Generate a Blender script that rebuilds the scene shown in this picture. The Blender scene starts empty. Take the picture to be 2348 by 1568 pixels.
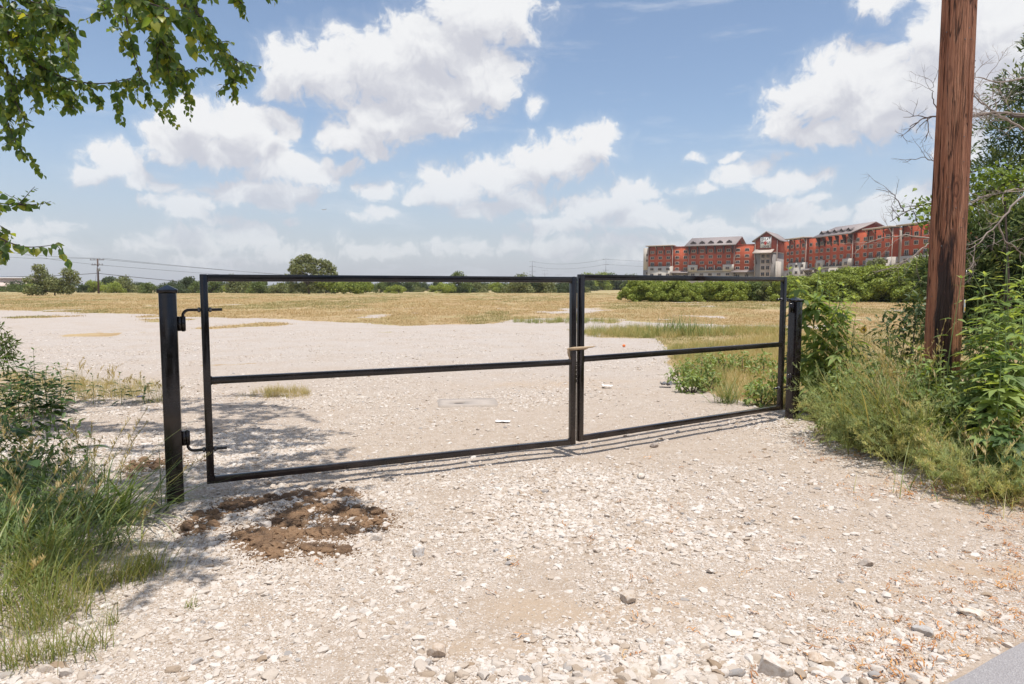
import bpy, bmesh, math, random
import numpy as np
from mathutils import Vector, Matrix, Euler

random.seed(11)
rng = np.random.default_rng(11)
scene = bpy.context.scene
COL = scene.collection
R = math.radians
PI = math.pi

# ------------------------------------------------------------------ camera
F, CX, CY, YH, H = 1565.0, 1173.5, 784.0, 658.0, 1.52     # focal length etc. in units of a 2347 px wide picture
PITCH = math.atan((CY - YH) / F)
cam_d = bpy.data.cameras.new("Camera")
cam_d.lens = 36.0 * F / 2347.0
cam_d.sensor_width = 36.0
cam_d.clip_start = 0.05
cam_d.clip_end = 20000
cam = bpy.data.objects.new("Camera", cam_d)
cam.location = (0, 0, H)
cam.rotation_euler = (PI / 2 - PITCH, 0, 0)
COL.objects.link(cam)
scene.camera = cam

cp, sp = math.cos(PITCH), math.sin(PITCH)
def ray(px, py):
    a = (px - CX) / F; b = (CY - py) / F
    return np.array([a, cp + b * sp, -sp + b * cp])
def W(px, py, d):
    """world point at forward distance d seen at px,py"""
    r = ray(px, py); return np.array([0, 0, H]) + r * d / r[1]
def G(px, py, z=0.0):
    """point of the level ground seen at px,py"""
    r = ray(px, py); return np.array([0, 0, H]) + r * (z - H) / r[2]

# ------------------------------------------------------------------ sun, sky
SUN = Vector((0.11, -0.19, 1.0)).normalized()              # towards the sun
sun_d = bpy.data.lights.new("Sun", 'SUN')
sun_d.energy = 5.0
sun_d.angle = R(0.53)
sun_d.color = (1.0, 0.955, 0.89)
sun = bpy.data.objects.new("Sun", sun_d)
sun.rotation_euler = (-SUN).to_track_quat('-Z', 'Y').to_euler()
sun.location = (0, 0, 50)
COL.objects.link(sun)

world = bpy.data.worlds.new("World")
scene.world = world
world.use_nodes = True
scene.view_settings.view_transform = 'Standard'
scene.view_settings.look = 'None'
scene.view_settings.exposure = 0.0
scene.view_settings.gamma = 1.0
scene.view_settings.use_curve_mapping = False
scene.cycles.max_bounces = 7
scene.cycles.diffuse_bounces = 3
scene.cycles.glossy_bounces = 3
scene.cycles.transmission_bounces = 4

def nd(t, typ, ins=None, **props):
    n = t.nodes.new(typ)
    for k, v in props.items():
        setattr(n, k, v)
    if ins:
        for k, v in ins.items():
            s = n.inputs[k]
            if isinstance(v, bpy.types.NodeSocket):
                t.links.new(v, s)
            else:
                s.default_value = v
    return n
def math_(t, op, a, b=None, c=None, clamp=False):
    ins = {0: a}
    if b is not None: ins[1] = b
    if c is not None: ins[2] = c
    return nd(t, 'ShaderNodeMath', ins, operation=op, use_clamp=clamp).outputs[0]
def smooth(t, v, lo, hi, a=0.0, b=1.0):
    return nd(t, 'ShaderNodeMapRange', {0: v, 1: lo, 2: hi, 3: a, 4: b}, interpolation_type='SMOOTHSTEP').outputs[0]
def mixc(t, f, a, b, blend='MIX'):
    n = nd(t, 'ShaderNodeMix', {0: f, 6: a, 7: b}, data_type='RGBA', blend_type=blend)
    return n.outputs[2]
def rgb(*c):
    return (c[0], c[1], c[2], 1.0)

BLOBS = [  # cumulus lobes: picture x, y, half width, half height
 (1100,30,150,80),(1190,30,50,60),(1000,105,150,75),(880,135,150,80),(750,160,130,70),(670,165,80,65),(640,210,60,28),(930,185,120,40),
 (1110,165,95,62),(1140,200,60,45),(1010,225,120,75),(900,270,130,62),(810,310,75,50),(850,345,60,30),(1010,285,100,35),
 (450,275,95,62),(555,285,105,60),(390,325,70,50),(500,345,130,45),(600,330,70,40),(640,290,40,40),
 (260,375,85,48),(200,405,50,30),(330,410,65,28),(380,425,40,16),
 (630,380,90,50),(720,395,80,42),(560,440,110,38),(660,445,90,30),(780,385,50,22),(440,480,58,40),(355,460,45,22),
 (430,555,130,34),(560,545,110,34),(300,570,80,26),(650,580,110,26),(80,525,110,32),(90,570,110,28),(480,600,170,24),
 (1365,325,72,50),(1270,365,120,55),(1150,405,105,48),(1030,425,90,45),(960,450,55,22),(870,440,60,26),
 (1200,465,75,30),(1100,480,80,26),(860,492,62,18),(650,505,32,13),(500,500,60,22),
 (1435,440,72,34),(1370,480,85,40),(1470,492,100,36),(1230,520,52,32),(1560,490,40,26),(1310,520,90,30),(1590,520,70,26),(1250,565,140,30),(1050,575,150,24),(870,575,120,26),(780,545,30,20),
 (1700,395,68,30),(1790,415,90,28),(1600,430,72,16),(1870,410,45,18),(1680,354,32,12),(1605,365,30,11),(1790,360,50,10),
 (1850,455,62,22),(1800,490,110,32),(1900,500,60,24),(1650,545,110,26),(1470,560,130,30),(1500,590,150,24),
 (1960,165,130,65),(1880,225,130,70),(1790,285,75,42),(1900,315,90,30),(2020,240,150,80),(2100,190,120,90),
 (2140,80,85,80),(2290,70,130,130),(2240,190,120,90),(2015,-5,75,42),(2060,470,80,50),(2010,505,70,30),(2120,450,60,40),(2200,330,80,50),
 (1228,240,26,26),
]
def build_world():
    t = world.node_tree
    t.nodes.clear()
    world.cycles.sampling_method = 'MANUAL'
    world.cycles.sample_map_resolution = 256
    tc = nd(t, 'ShaderNodeTexCoord')
    s = nd(t, 'ShaderNodeSeparateXYZ', {0: tc.outputs['Generated']})
    A = math_(t, 'ARCTAN2', s.outputs[0], s.outputs[1])
    E = math_(t, 'ARCSINE', s.outputs[2])
    P0 = nd(t, 'ShaderNodeCombineXYZ', {0: A, 1: E, 2: 0.0}).outputs[0]
    def noise2(v, scale, detail, rough, out='Fac', lac=2.0):
        return nd(t, 'ShaderNodeTexNoise', {'Vector': v, 'Scale': scale, 'Detail': detail, 'Roughness': rough, 'Lacunarity': lac}, noise_dimensions='2D').outputs[out]
    off = nd(t, 'ShaderNodeVectorMath', {0: noise2(P0, 16.0, 3.0, 0.5, 'Color'), 1: (0.046, 0.034, 0.0), 2: (-0.023, -0.017, 0.0)}, operation='MULTIPLY_ADD').outputs[0]
    P = nd(t, 'ShaderNodeVectorMath', {0: P0, 1: off}, operation='ADD').outputs[0]
    PU = nd(t, 'ShaderNodeVectorMath', {0: P, 1: (0.008, 0.040, 0.0)}, operation='ADD').outputs[0]
    def field(p, big=False):
        """squared distance to the nearest cumulus lobe, 0 in its middle and 1 at its rim"""
        cur = None
        for (px, py, rx, ry) in BLOBS:
            if big and ry < 28: continue
            r = ray(px, py); r = r / np.linalg.norm(r)
            a = math.atan2(r[0], r[1]); e = math.asin(r[2]); k = math.cos(a)
            ia, ie = 1.0 / (rx / F * k * k * 1.02), 1.0 / (ry / F * k * 1.04)
            v = nd(t, 'ShaderNodeVectorMath', {0: p, 1: (ia, ie, 0), 2: (-a * ia, -e * ie, 0)}, operation='MULTIPLY_ADD').outputs[0]
            l = nd(t, 'ShaderNodeVectorMath', {0: v, 1: v}, operation='DOT_PRODUCT').outputs['Value']
            thin = max(0.0, (34 - ry) / 34.0 * 0.75) + max(0.0, (py - 480) / 120.0 * 0.28)     # small and far lobes are thin
            if thin > 0.03: l = math_(t, 'MULTIPLY_ADD', l, 1.0 - thin * 0.55, thin)
            cur = l if cur is None else nd(t, 'ShaderNodeMath', {0: cur, 1: l, 2: 0.35}, operation='SMOOTH_MIN').outputs[0]
        return math_(t, 'SUBTRACT', 1.0, math_(t, 'SQRT', math_(t, 'MAXIMUM', cur, 0.0)))
    # the rest of the sky carries the same kind of cloud
    far = math_(t, 'MAXIMUM', smooth(t, math_(t, 'ABSOLUTE', A), 0.74, 0.92), smooth(t, E, 0.52, 0.66))
    farc = math_(t, 'MULTIPLY', math_(t, 'SUBTRACT', 1.0, far), 6.0)
    def full(p, big=False):
        gd = math_(t, 'MULTIPLY', math_(t, 'SUBTRACT', noise2(p, 3.6, 2.0, 0.5), 0.53), 5.0)
        return math_(t, 'MAXIMUM', math_(t, 'MAXIMUM', field(p, big), -3.0), math_(t, 'SUBTRACT', gd, farc))
    def billow(p):
        """rounded cauliflower heads"""
        n = noise2(p, 34.0, 6.0, 0.62, lac=2.2)
        v = nd(t, 'ShaderNodeTexVoronoi', {'Vector': p, 'Scale': 42.0, 'Detail': 1.0, 'Roughness': 0.55, 'Lacunarity': 2.3}, feature='F1', voronoi_dimensions='2D', normalize=True).outputs['Distance']
        return math_(t, 'SUBTRACT', math_(t, 'MULTIPLY', math_(t, 'SUBTRACT', n, 0.5), 1.15), math_(t, 'MULTIPLY', math_(t, 'SUBTRACT', v, 0.45), 0.55))
    b0 = full(P); n0 = billow(P)
    PV = nd(t, 'ShaderNodeVectorMath', {0: P, 1: (0.003, 0.011, 0.0)}, operation='ADD').outputs[0]
    b1 = full(PU, True); n1 = billow(PV)
    d0 = math_(t, 'ADD', b0, n0)
    alpha = smooth(t, d0, -0.04, 0.46)
    # soft veils round the lobes
    alpha = math_(t, 'MAXIMUM', alpha, smooth(t, math_(t, 'ADD', b0, math_(t, 'MULTIPLY', n0, 0.7)), -0.40, 0.8, 0.0, 0.42))
    alpha = math_(t, 'MULTIPLY', alpha, smooth(t, E, 0.0, 0.20, 0.40, 1.0))
    # cloud above a point greys it, heads facing the sun stay white
    big = math_(t, 'SUBTRACT', math_(t, 'MULTIPLY', b0, 0.55), math_(t, 'MAXIMUM', b1, -0.6))
    small = math_(t, 'SUBTRACT', n0, n1)
    lit = math_(t, 'ADD', math_(t, 'MULTIPLY', big, 0.62), math_(t, 'MULTIPLY', small, 0.42))
    lit = smooth(t, lit, -0.42, 0.22)
    cc = mixc(t, lit, rgb(CLOUD_DARK[0], CLOUD_DARK[1], CLOUD_DARK[2]), rgb(CLOUD_LIT[0], CLOUD_LIT[1], CLOUD_LIT[2]))
    sky = nd(t, 'ShaderNodeTexSky', sky_type='NISHITA', sun_disc=False, sun_elevation=math.asin(SUN.z),
             sun_rotation=math.atan2(SUN.x, SUN.y), altitude=150.0, air_density=1.0, dust_density=1.0, ozone_density=1.3)
    skc = nd(t, 'ShaderNodeHueSaturation', {'Saturation': 0.97, 'Value': 1.13, 'Color': sky.outputs[0]}).outputs[0]
    rot = nd(t, 'ShaderNodeMapping', {'Vector': P0, 'Rotation': (0, 0, R(-14)), 'Scale': (3.0, 16.0, 1.0)}).outputs[0]
    ci = smooth(t, noise2(rot, 1.5, 5.0, 0.62), 0.54, 0.82, 0.0, 0.40)
    veil = smooth(t, E, -0.04, 0.25, 0.85, 0.0)
    base = mixc(t, veil, skc, rgb(3.75, 4.0, 4.75))
    base = mixc(t, ci, base, rgb(6.0, 6.3, 6.8))
    col = mixc(t, alpha, base, cc)
    bg = nd(t, 'ShaderNodeBackground', {'Color': col, 'Strength': 0.13})
    nd(t, 'ShaderNodeOutputWorld', {'Surface': bg.outputs[0]})
CLOUD_DARK, CLOUD_LIT = (4.75, 4.85, 5.35), (6.95, 7.0, 7.1)
build_world()

# ------------------------------------------------------------------ helpers
def props(o, label=None, cat=None, group=None, kind=None):
    if label: o['label'] = label
    if cat: o['category'] = cat
    if group: o['group'] = group
    if kind: o['kind'] = kind
    return o
def link(o, parent=None):
    COL.objects.link(o)
    if parent is not None: o.parent = parent
    return o
def thing(name, label, cat, loc=(0, 0, 0), rz=0.0, group=None):
    o = bpy.data.objects.new(name, None)
    o.empty_display_size = 0.2
    o.location = loc; o.rotation_euler = (0, 0, rz)
    link(o)
    return props(o, label, cat, group)
def mesh_np(name, V, faces, mat=None, tint=None, smooth_=False, extra=None):
    """V (n,3); faces = list of int arrays (m,3) or (m,4); tint per face"""
    me = bpy.data.meshes.new(name)
    V = np.asarray(V, dtype=np.float32)
    faces = [np.asarray(f, dtype=np.int32) for f in faces if len(f)]
    me.vertices.add(len(V)); me.vertices.foreach_set('co', V.ravel())
    nl = sum(f.size for f in faces); nf = sum(len(f) for f in faces)
    me.loops.add(nl); me.polygons.add(nf)
    me.loops.foreach_set('vertex_index', np.concatenate([f.ravel() for f in faces]))
    tot = np.concatenate([np.full(len(f), f.shape[1], np.int32) for f in faces])
    st = np.concatenate([[0], np.cumsum(tot)[:-1]]).astype(np.int32)
    me.polygons.foreach_set('loop_start', st)
    me.polygons.foreach_set('loop_total', tot)
    if smooth_: me.polygons.foreach_set('use_smooth', np.ones(nf, bool))
    if tint is not None:
        a = me.attributes.new('tint', 'FLOAT', 'FACE'); a.data.foreach_set('value', np.asarray(tint, np.float32))
    if extra:
        for k, v in extra.items():
            a = me.attributes.new(k, 'FLOAT', 'POINT'); a.data.foreach_set('value', np.asarray(v, np.float32))
    if mat: me.materials.append(mat)
    me.update(calc_edges=True)
    return me
def obj(name, me, parent=None, loc=None, rot=None, scl=None):
    o = bpy.data.objects.new(name, me)
    if loc is not None: o.location = loc
    if rot is not None: o.rotation_euler = rot
    if scl is not None: o.scale = scl if hasattr(scl, '__len__') else (scl, scl, scl)
    return link(o, parent)
class MB:
    """collects triangles and quads with a tint per face"""
    def __init__(s): s.v = []; s.f3 = []; s.f4 = []; s.t3 = []; s.t4 = []; s.n = 0
    def add(s, V, F3=None, F4=None, tint=0.5):
        V = np.asarray(V, float)
        if F3 is not None and len(F3):
            F3 = np.asarray(F3, int); s.f3.append(F3 + s.n); s.t3.append(np.broadcast_to(tint, len(F3)) if np.ndim(tint) == 0 or len(tint) == len(F3) else np.full(len(F3), 0.5))
        if F4 is not None and len(F4):
            F4 = np.asarray(F4, int); s.f4.append(F4 + s.n); s.t4.append(np.broadcast_to(tint, len(F4)) if np.ndim(tint) == 0 or len(tint) == len(F4) else np.full(len(F4), 0.5))
        s.v.append(V); s.n += len(V)
    def box(s, lo, hi, tint=0.5):
        x0, y0, z0 = lo; x1, y1, z1 = hi
        V = [(x0,y0,z0),(x1,y0,z0),(x1,y1,z0),(x0,y1,z0),(x0,y0,z1),(x1,y0,z1),(x1,y1,z1),(x0,y1,z1)]
        s.add(V, None, [(0,3,2,1),(4,5,6,7),(0,1,5,4),(1,2,6,5),(2,3,7,6),(3,0,4,7)], tint)
    def tube(s, pts, rad, sides=6, cap=True, tint=0.5):
        pts = np.asarray(pts, float); n = len(pts)
        rad = np.broadcast_to(rad, n)
        tan = np.gradient(pts, axis=0); tan /= np.linalg.norm(tan, axis=1)[:, None] + 1e-9
        up = np.array([0.0, 0, 1]) if abs(tan[0][2]) < 0.9 else np.array([1.0, 0, 0])
        V = []; u = np.cross(tan[0], up); u /= np.linalg.norm(u)
        for i in range(n):
            u = u - tan[i] * np.dot(u, tan[i]); u /= np.linalg.norm(u) + 1e-9
            w = np.cross(tan[i], u)
            a = np.arange(sides) * 2 * PI / sides
            V.append(pts[i] + rad[i] * (np.cos(a)[:, None] * u + np.sin(a)[:, None] * w))
        V = np.concatenate(V)
        q = []
        for i in range(n - 1):
            for k in range(sides):
                k2 = (k + 1) % sides
                q.append((i*sides+k, i*sides+k2, (i+1)*sides+k2, (i+1)*sides+k))
        f3 = []
        if cap:
            V = np.concatenate([V, pts[:1], pts[-1:]]); c0, c1 = n * sides, n * sides + 1
            for k in range(sides):
                k2 = (k + 1) % sides
                f3.append((c0, k2, k)); f3.append((c1, (n-1)*sides+k, (n-1)*sides+k2))
        s.add(V, f3, q, tint)
    def data(s, name, mat=None, smooth_=False):
        V = np.concatenate(s.v)
        fs, ts = [], []
        if s.f3: fs.append(np.concatenate(s.f3)); ts.append(np.concatenate(s.t3))
        if s.f4: fs.append(np.concatenate(s.f4)); ts.append(np.concatenate(s.t4))
        return mesh_np(name, V, fs, mat, np.concatenate(ts), smooth_)
    def build(s, name, mat=None, parent=None, smooth_=False, **k):
        return obj(name, s.data(name, mat, smooth_), parent, **k)
def bevel_box(name, lo, hi, b, mat, parent=None, seg=2, **k):
    bm = bmesh.new()
    bmesh.ops.create_cube(bm, size=1.0)
    c = [(lo[i] + hi[i]) / 2 for i in range(3)]; d = [hi[i] - lo[i] for i in range(3)]
    for v in bm.verts: v.co = Vector((c[0] + v.co.x * d[0], c[1] + v.co.y * d[1], c[2] + v.co.z * d[2]))
    bmesh.ops.bevel(bm, geom=bm.edges[:], offset=b, segments=seg, affect='EDGES', profile=0.5)
    me = bpy.data.meshes.new(name); bm.to_mesh(me); bm.free()
    for p in me.polygons: p.use_smooth = True
    me.materials.append(mat)
    me.set_sharp_from_angle(angle=R(35))
    return obj(name, me, parent, **k)
_T = rng.random((256, 256))
def vnoise(x, y, s=0):
    x = np.asarray(x, float) + s * 17.31; y = np.asarray(y, float) + s * 7.77
    ix = np.floor(x).astype(int); iy = np.floor(y).astype(int)
    fx = x - ix; fy = y - iy
    fx = fx * fx * (3 - 2 * fx); fy = fy * fy * (3 - 2 * fy)
    g = lambda a, b: _T[a & 255, b & 255]
    return (g(ix, iy) * (1 - fx) + g(ix + 1, iy) * fx) * (1 - fy) + (g(ix, iy + 1) * (1 - fx) + g(ix + 1, iy + 1) * fx) * fy
def fbm(x, y, oct=4, s=0):
    v = 0; a = 0.5; t = 0
    for o in range(oct):
        v = v + a * vnoise(np.asarray(x) * 2**o, np.asarray(y) * 2**o, s + o); t += a; a *= 0.5
    return v / t
def in_poly(x, y, poly):
    poly = np.asarray(poly); r = np.zeros(np.shape(x), bool); n = len(poly)
    for i in range(n):
        x1, y1 = poly[i]; x2, y2 = poly[(i + 1) % n]
        c = ((y1 > y) != (y2 > y)) & (x < (x2 - x1) * (y - y1) / (y2 - y1 + 1e-12) + x1)
        r ^= c
    return r
def unit(v):
    v = np.asarray(v, float); return v / (np.linalg.norm(v, axis=-1, keepdims=True) + 1e-9)
def frames(a, n):
    """leaf frames: columns side, along, normal"""
    a = unit(a); n = n - a * np.sum(a * n, -1, keepdims=True); n = unit(n)
    s = np.cross(a, n)
    return np.stack([s, a, n], -1)
def stamp(TV, TF, pos, M, scl, tint):
    """copies of a template as one vertex and face list"""
    TV = np.asarray(TV); N = len(pos); k = len(TV)
    V = np.einsum('nij,kj->nki', M, TV) * np.reshape(scl, (-1, 1, 1)) + np.asarray(pos)[:, None, :]
    out = []
    for tf in TF:
        tf = np.asarray(tf)
        out.append((tf[None] + (np.arange(N) * k)[:, None, None]).reshape(-1, tf.shape[1]))
    tt = [np.repeat(tint, len(tf)) for tf in TF]
    return V.reshape(-1, 3), out, np.concatenate(tt)
def blades(base, az, L, Wd, lean, curve, tint, seg=4, fold=0.0):
    """grass blades: arching tapered strips"""
    N = len(base); base = np.asarray(base, float)
    h = np.stack([np.cos(az), np.sin(az), np.zeros(N)], -1)
    sd = np.stack([-np.sin(az), np.cos(az), np.zeros(N)], -1)
    tw = rng.uniform(-0.6, 0.6, N)
    sd = unit(sd * np.cos(tw)[:, None] + h * np.sin(tw)[:, None])
    p = base.copy(); V = []
    for i in range(seg + 1):
        t = i / seg
        w = Wd * (1 - t) ** 0.75 * (0.75 + 0.6 * t if t < 0.4 else 1.0) * 0.5
        if i == seg: w = Wd * 0.03
        V.append(p - sd * np.reshape(w, (-1, 1))); V.append(p + sd * np.reshape(w, (-1, 1)))
        th = lean + curve * (t + 0.5 / seg)
        p = p + (h * np.sin(th)[:, None] + np.array([0, 0, 1.0]) * np.cos(th)[:, None]) * (L / seg)[:, None]
    V = np.stack(V, 1)
    k = 2 * (seg + 1)
    q = np.array([(2*i, 2*i+1, 2*i+3, 2*i+2) for i in range(seg)])
    Fc = (q[None] + (np.arange(N) * k)[:, None, None]).reshape(-1, 4)
    return V.reshape(-1, 3), Fc, np.repeat(tint, seg)

# ------------------------------------------------------------------ materials
def newmat(name):
    m = bpy.data.materials.new(name); m.use_nodes = True
    t = m.node_tree; t.nodes.clear()
    return m, t
def finish(t, shader, disp=None):
    o = nd(t, 'ShaderNodeOutputMaterial', {'Surface': shader})
    return o
def bump(t, h, strength, dist, normal=None):
    ins = {'Height': h, 'Strength': strength, 'Distance': dist}
    return nd(t, 'ShaderNodeBump', ins).outputs[0]
def noise(t, vec, scale, detail=4.0, rough=0.55, out='Fac'):
    ins = {'Scale': scale, 'Detail': detail, 'Roughness': rough}
    if vec is not None: ins['Vector'] = vec
    return nd(t, 'ShaderNodeTexNoise', ins, noise_dimensions='3D').outputs[out]
def ramp(t, fac, stops):
    n = nd(t, 'ShaderNodeValToRGB', {0: fac})
    e = n.color_ramp.elements
    while len(e) > 1: e.remove(e[-1])
    e[0].position = stops[0][0]; e[0].color = rgb(*stops[0][1])
    for p, c in stops[1:]:
        x = e.new(p); x.color = rgb(*c)
    return n.outputs[0]
def plain(name, col, rough=0.6, var=0.15, scale=8.0, metal=0.0, bmp=0.0, spec=0.5, coord='Object'):
    m, t = newmat(name)
    tc = nd(t, 'ShaderNodeTexCoord').outputs[coord]
    f = noise(t, tc, scale, 5.0)
    c = mixc(t, f, rgb(*[x * (1 - var) for x in col]), rgb(*[min(1, x * (1 + var)) for x in col]))
    ins = {'Base Color': c, 'Roughness': rough, 'Metallic': metal, 'Specular IOR Level': spec}
    if bmp: ins['Normal'] = bump(t, noise(t, tc, scale * 6, 4.0), bmp, 0.02)
    finish(t, nd(t, 'ShaderNodeBsdfPrincipled', ins).outputs[0])
    return m
def leafmat(name, cols, src='attr', trans=0.32, rough=0.5, tcol=None, spec=0.35):
    """leaf: diffuse + gloss with light passing through; colour varies leaf by leaf"""
    m, t = newmat(name)
    if src == 'obj': f = nd(t, 'ShaderNodeObjectInfo').outputs['Random']
    elif src == 'inst': f = nd(t, 'ShaderNodeAttribute', attribute_name='tint', attribute_type='INSTANCER').outputs['Fac']
    else: f = nd(t, 'ShaderNodeAttribute', attribute_name='tint').outputs['Fac']
    n = len(cols)
    c = ramp(t, f, [(i / max(1, n - 1), cols[i]) for i in range(n)])
    b = nd(t, 'ShaderNodeBsdfPrincipled', {'Base Color': c, 'Roughness': rough, 'Specular IOR Level': spec}).outputs[0]
    tc = mixc(t, 1.0, c, rgb(*(tcol or (1.5, 1.35, 0.55))), 'MULTIPLY')
    tr = nd(t, 'ShaderNodeBsdfTranslucent', {'Color': tc}).outputs[0]
    finish(t, nd(t, 'ShaderNodeMixShader', {0: trans, 1: b, 2: tr}).outputs[0])
    return m
# ------------------------------------------------------------------ ground
def gp(pts): return [tuple(G(a, b)[:2]) for a, b in pts]
P_GRAVEL = gp([(-900,712),(0,712),(160,714),(300,717),(420,722),(500,727),(650,734),(800,740),(950,744),(1100,743),(1180,736),(1240,731),(1330,732),(1420,735),(1500,740),(1600,742),(1800,744),(1900,744),
               (1900,752),(1800,753)]) + [(60, 20), (60, -30), (-80, -30), (-80, 30)]
P_RIGHT = gp([(1340,759),(1450,753),(1540,755),(1700,752),(1800,753),(1900,752),(2100,752)]) + [(60, 25), (60, 1)] + gp([(2700,1230),(2500,1190),(2347,1150),(2200,1118),(2100,1075),(2000,1045),(1900,1015),(1860,985),(1835,950),(1800,940),(1740,928),(1640,908),(1560,868),(1527,835),(1522,805),(1545,792),(1500,776),(1340,773)])
P_PATCH = gp([(1228,713),(1290,706),(1400,705.5),(1392,711),(1330,716),(1290,720)])
P_PATCH2 = gp([(1480,692),(1600,693),(1640,695),(1560,695.5)])
P_LEFT = gp([(0,850),(120,868),(360,886),(330,905),(130,940),(60,990),(0,1010)]) + [(-9, 6.2), (-14, 9.5)]
P_STRIP = gp([(470,834),(640,826),(650,830),(480,838)])
P_STRIP2 = gp([(570,905),(640,895),(715,898),(700,912),(600,916)])
def gravel_mask(x, y):
    d = np.maximum(y, 1.0)
    ax = 0.02 * d + 0.1; ay = 0.0011 * d * d + 0.05
    ox = (fbm(x * 3 / np.sqrt(d), y * 3 / np.sqrt(d), 4, 3) - 0.5) * ax * 5
    oy = (fbm(x * 6 / d, y * 3 / np.sqrt(d), 4, 9) - 0.5) * ay * 5
    X, Y = x + ox, y + oy
    g = in_poly(X, Y, P_GRAVEL).astype(float)
    g[in_poly(X, Y, P_RIGHT)] = 0.0
    g[in_poly(X, Y, P_PATCH) | in_poly(X, Y, P_PATCH2)] = 1.0
    soft = in_poly(X, Y, P_LEFT); g[soft] *= 0.45
    st = in_poly(X, Y, P_STRIP) | in_poly(X, Y, P_STRIP2); g[st] *= 0.5
    # thin places: tufts creeping into the gravel near the field, bare stones showing in the field
    edge = fbm(x * 0.35, y * 0.22, 4, 21)
    g = np.where((g > 0.5) & (y > 21) & (edge > 0.70), 0.3, g)
    g = np.where((g < 0.5) & (y > 24) & (y < 60) & (edge < 0.27), 0.7, g)
    return g
def gz(x, y):
    x = np.asarray(x, float); y = np.asarray(y, float)
    near = np.exp(-np.maximum(y, 0) / 14.0)
    z = (fbm(x * 0.8, y * 0.8, 4, 2) - 0.5) * 0.05 * near + (fbm(x * 4.5, y * 4.5, 3, 5) - 0.5) * 0.018 * near
    z = z + 0.10 * np.exp(-((x + 1.35) ** 2 / 0.5 + (y - 4.55) ** 2 / 0.12)) * 0.5      # dug-out heap by the left post
    z = z - 0.03 * np.exp(-((x - 2.6) ** 2 / 1.2 + (y - 3.9) ** 2 / 0.25))                  # wheel rut
    z = z + (fbm(x * 0.02, y * 0.02, 3, 8) - 0.5) * 0.5 * np.clip((y - 60) / 120, 0, 1)
    return z
SANDS = [(1330,1400,0.45,0.20,1.0),(1600,1330,0.45,0.14,.6),(2230,1295,0.5,0.16,1.0),(1300,880,1.6,0.7,.7),(2000,1350,0.5,0.12,.7),(600,1400,0.3,0.12,.6),(1150,1480,0.3,0.10,.9),(1850,1200,0.5,0.2,.5)]
def sandy(x, y):
    """packed tan dust: wheel tracks and worn spots"""
    v = np.zeros(np.shape(x)); w = fbm(np.asarray(x) * 2.3, np.asarray(y) * 2.3, 4, 71) - 0.5
    for (px, py, sx, sy, a) in SANDS:
        c = G(px, py); v = np.maximum(v, a * np.exp(-(((x - c[0]) / sx) ** 2 + ((y - c[1]) / sy) ** 2)))
    return np.clip((v + w * 0.9 * (v > 0.02) - 0.22) * 1.7, 0, 1)
DIRT = [((440,1215),(560,1150),30),((560,1160),(800,1140),60),((600,1250),(700,1180),62),((640,1230),(800,1215),56),((560,1225),(640,1270),46),((720,1180),(880,1200),34),((300,1075),(420,1060),34),((700,1255),(770,1262),12)]
def soily(x, y):
    """where clay was trodden into the gravel"""
    v = np.zeros(np.shape(x)); near_ = (np.abs(x + 1.7) < 1.6) & (np.abs(y - 4.7) < 1.2)
    w = fbm(np.asarray(x) * 8, np.asarray(y) * 8, 4, 83) - 0.5
    for a, b, n in DIRT:
        for f in np.linspace(0, 1, 7):
            c = G(a[0] + (b[0] - a[0]) * f, a[1] + (b[1] - a[1]) * f)
            v = np.maximum(v, np.exp(-(((x - c[0]) / 0.11) ** 2 + ((y - c[1]) / 0.10) ** 2)))
    return np.where(near_, np.clip((v + w * 1.2 - 0.35) * 1.8, 0, 1), 0)
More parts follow.
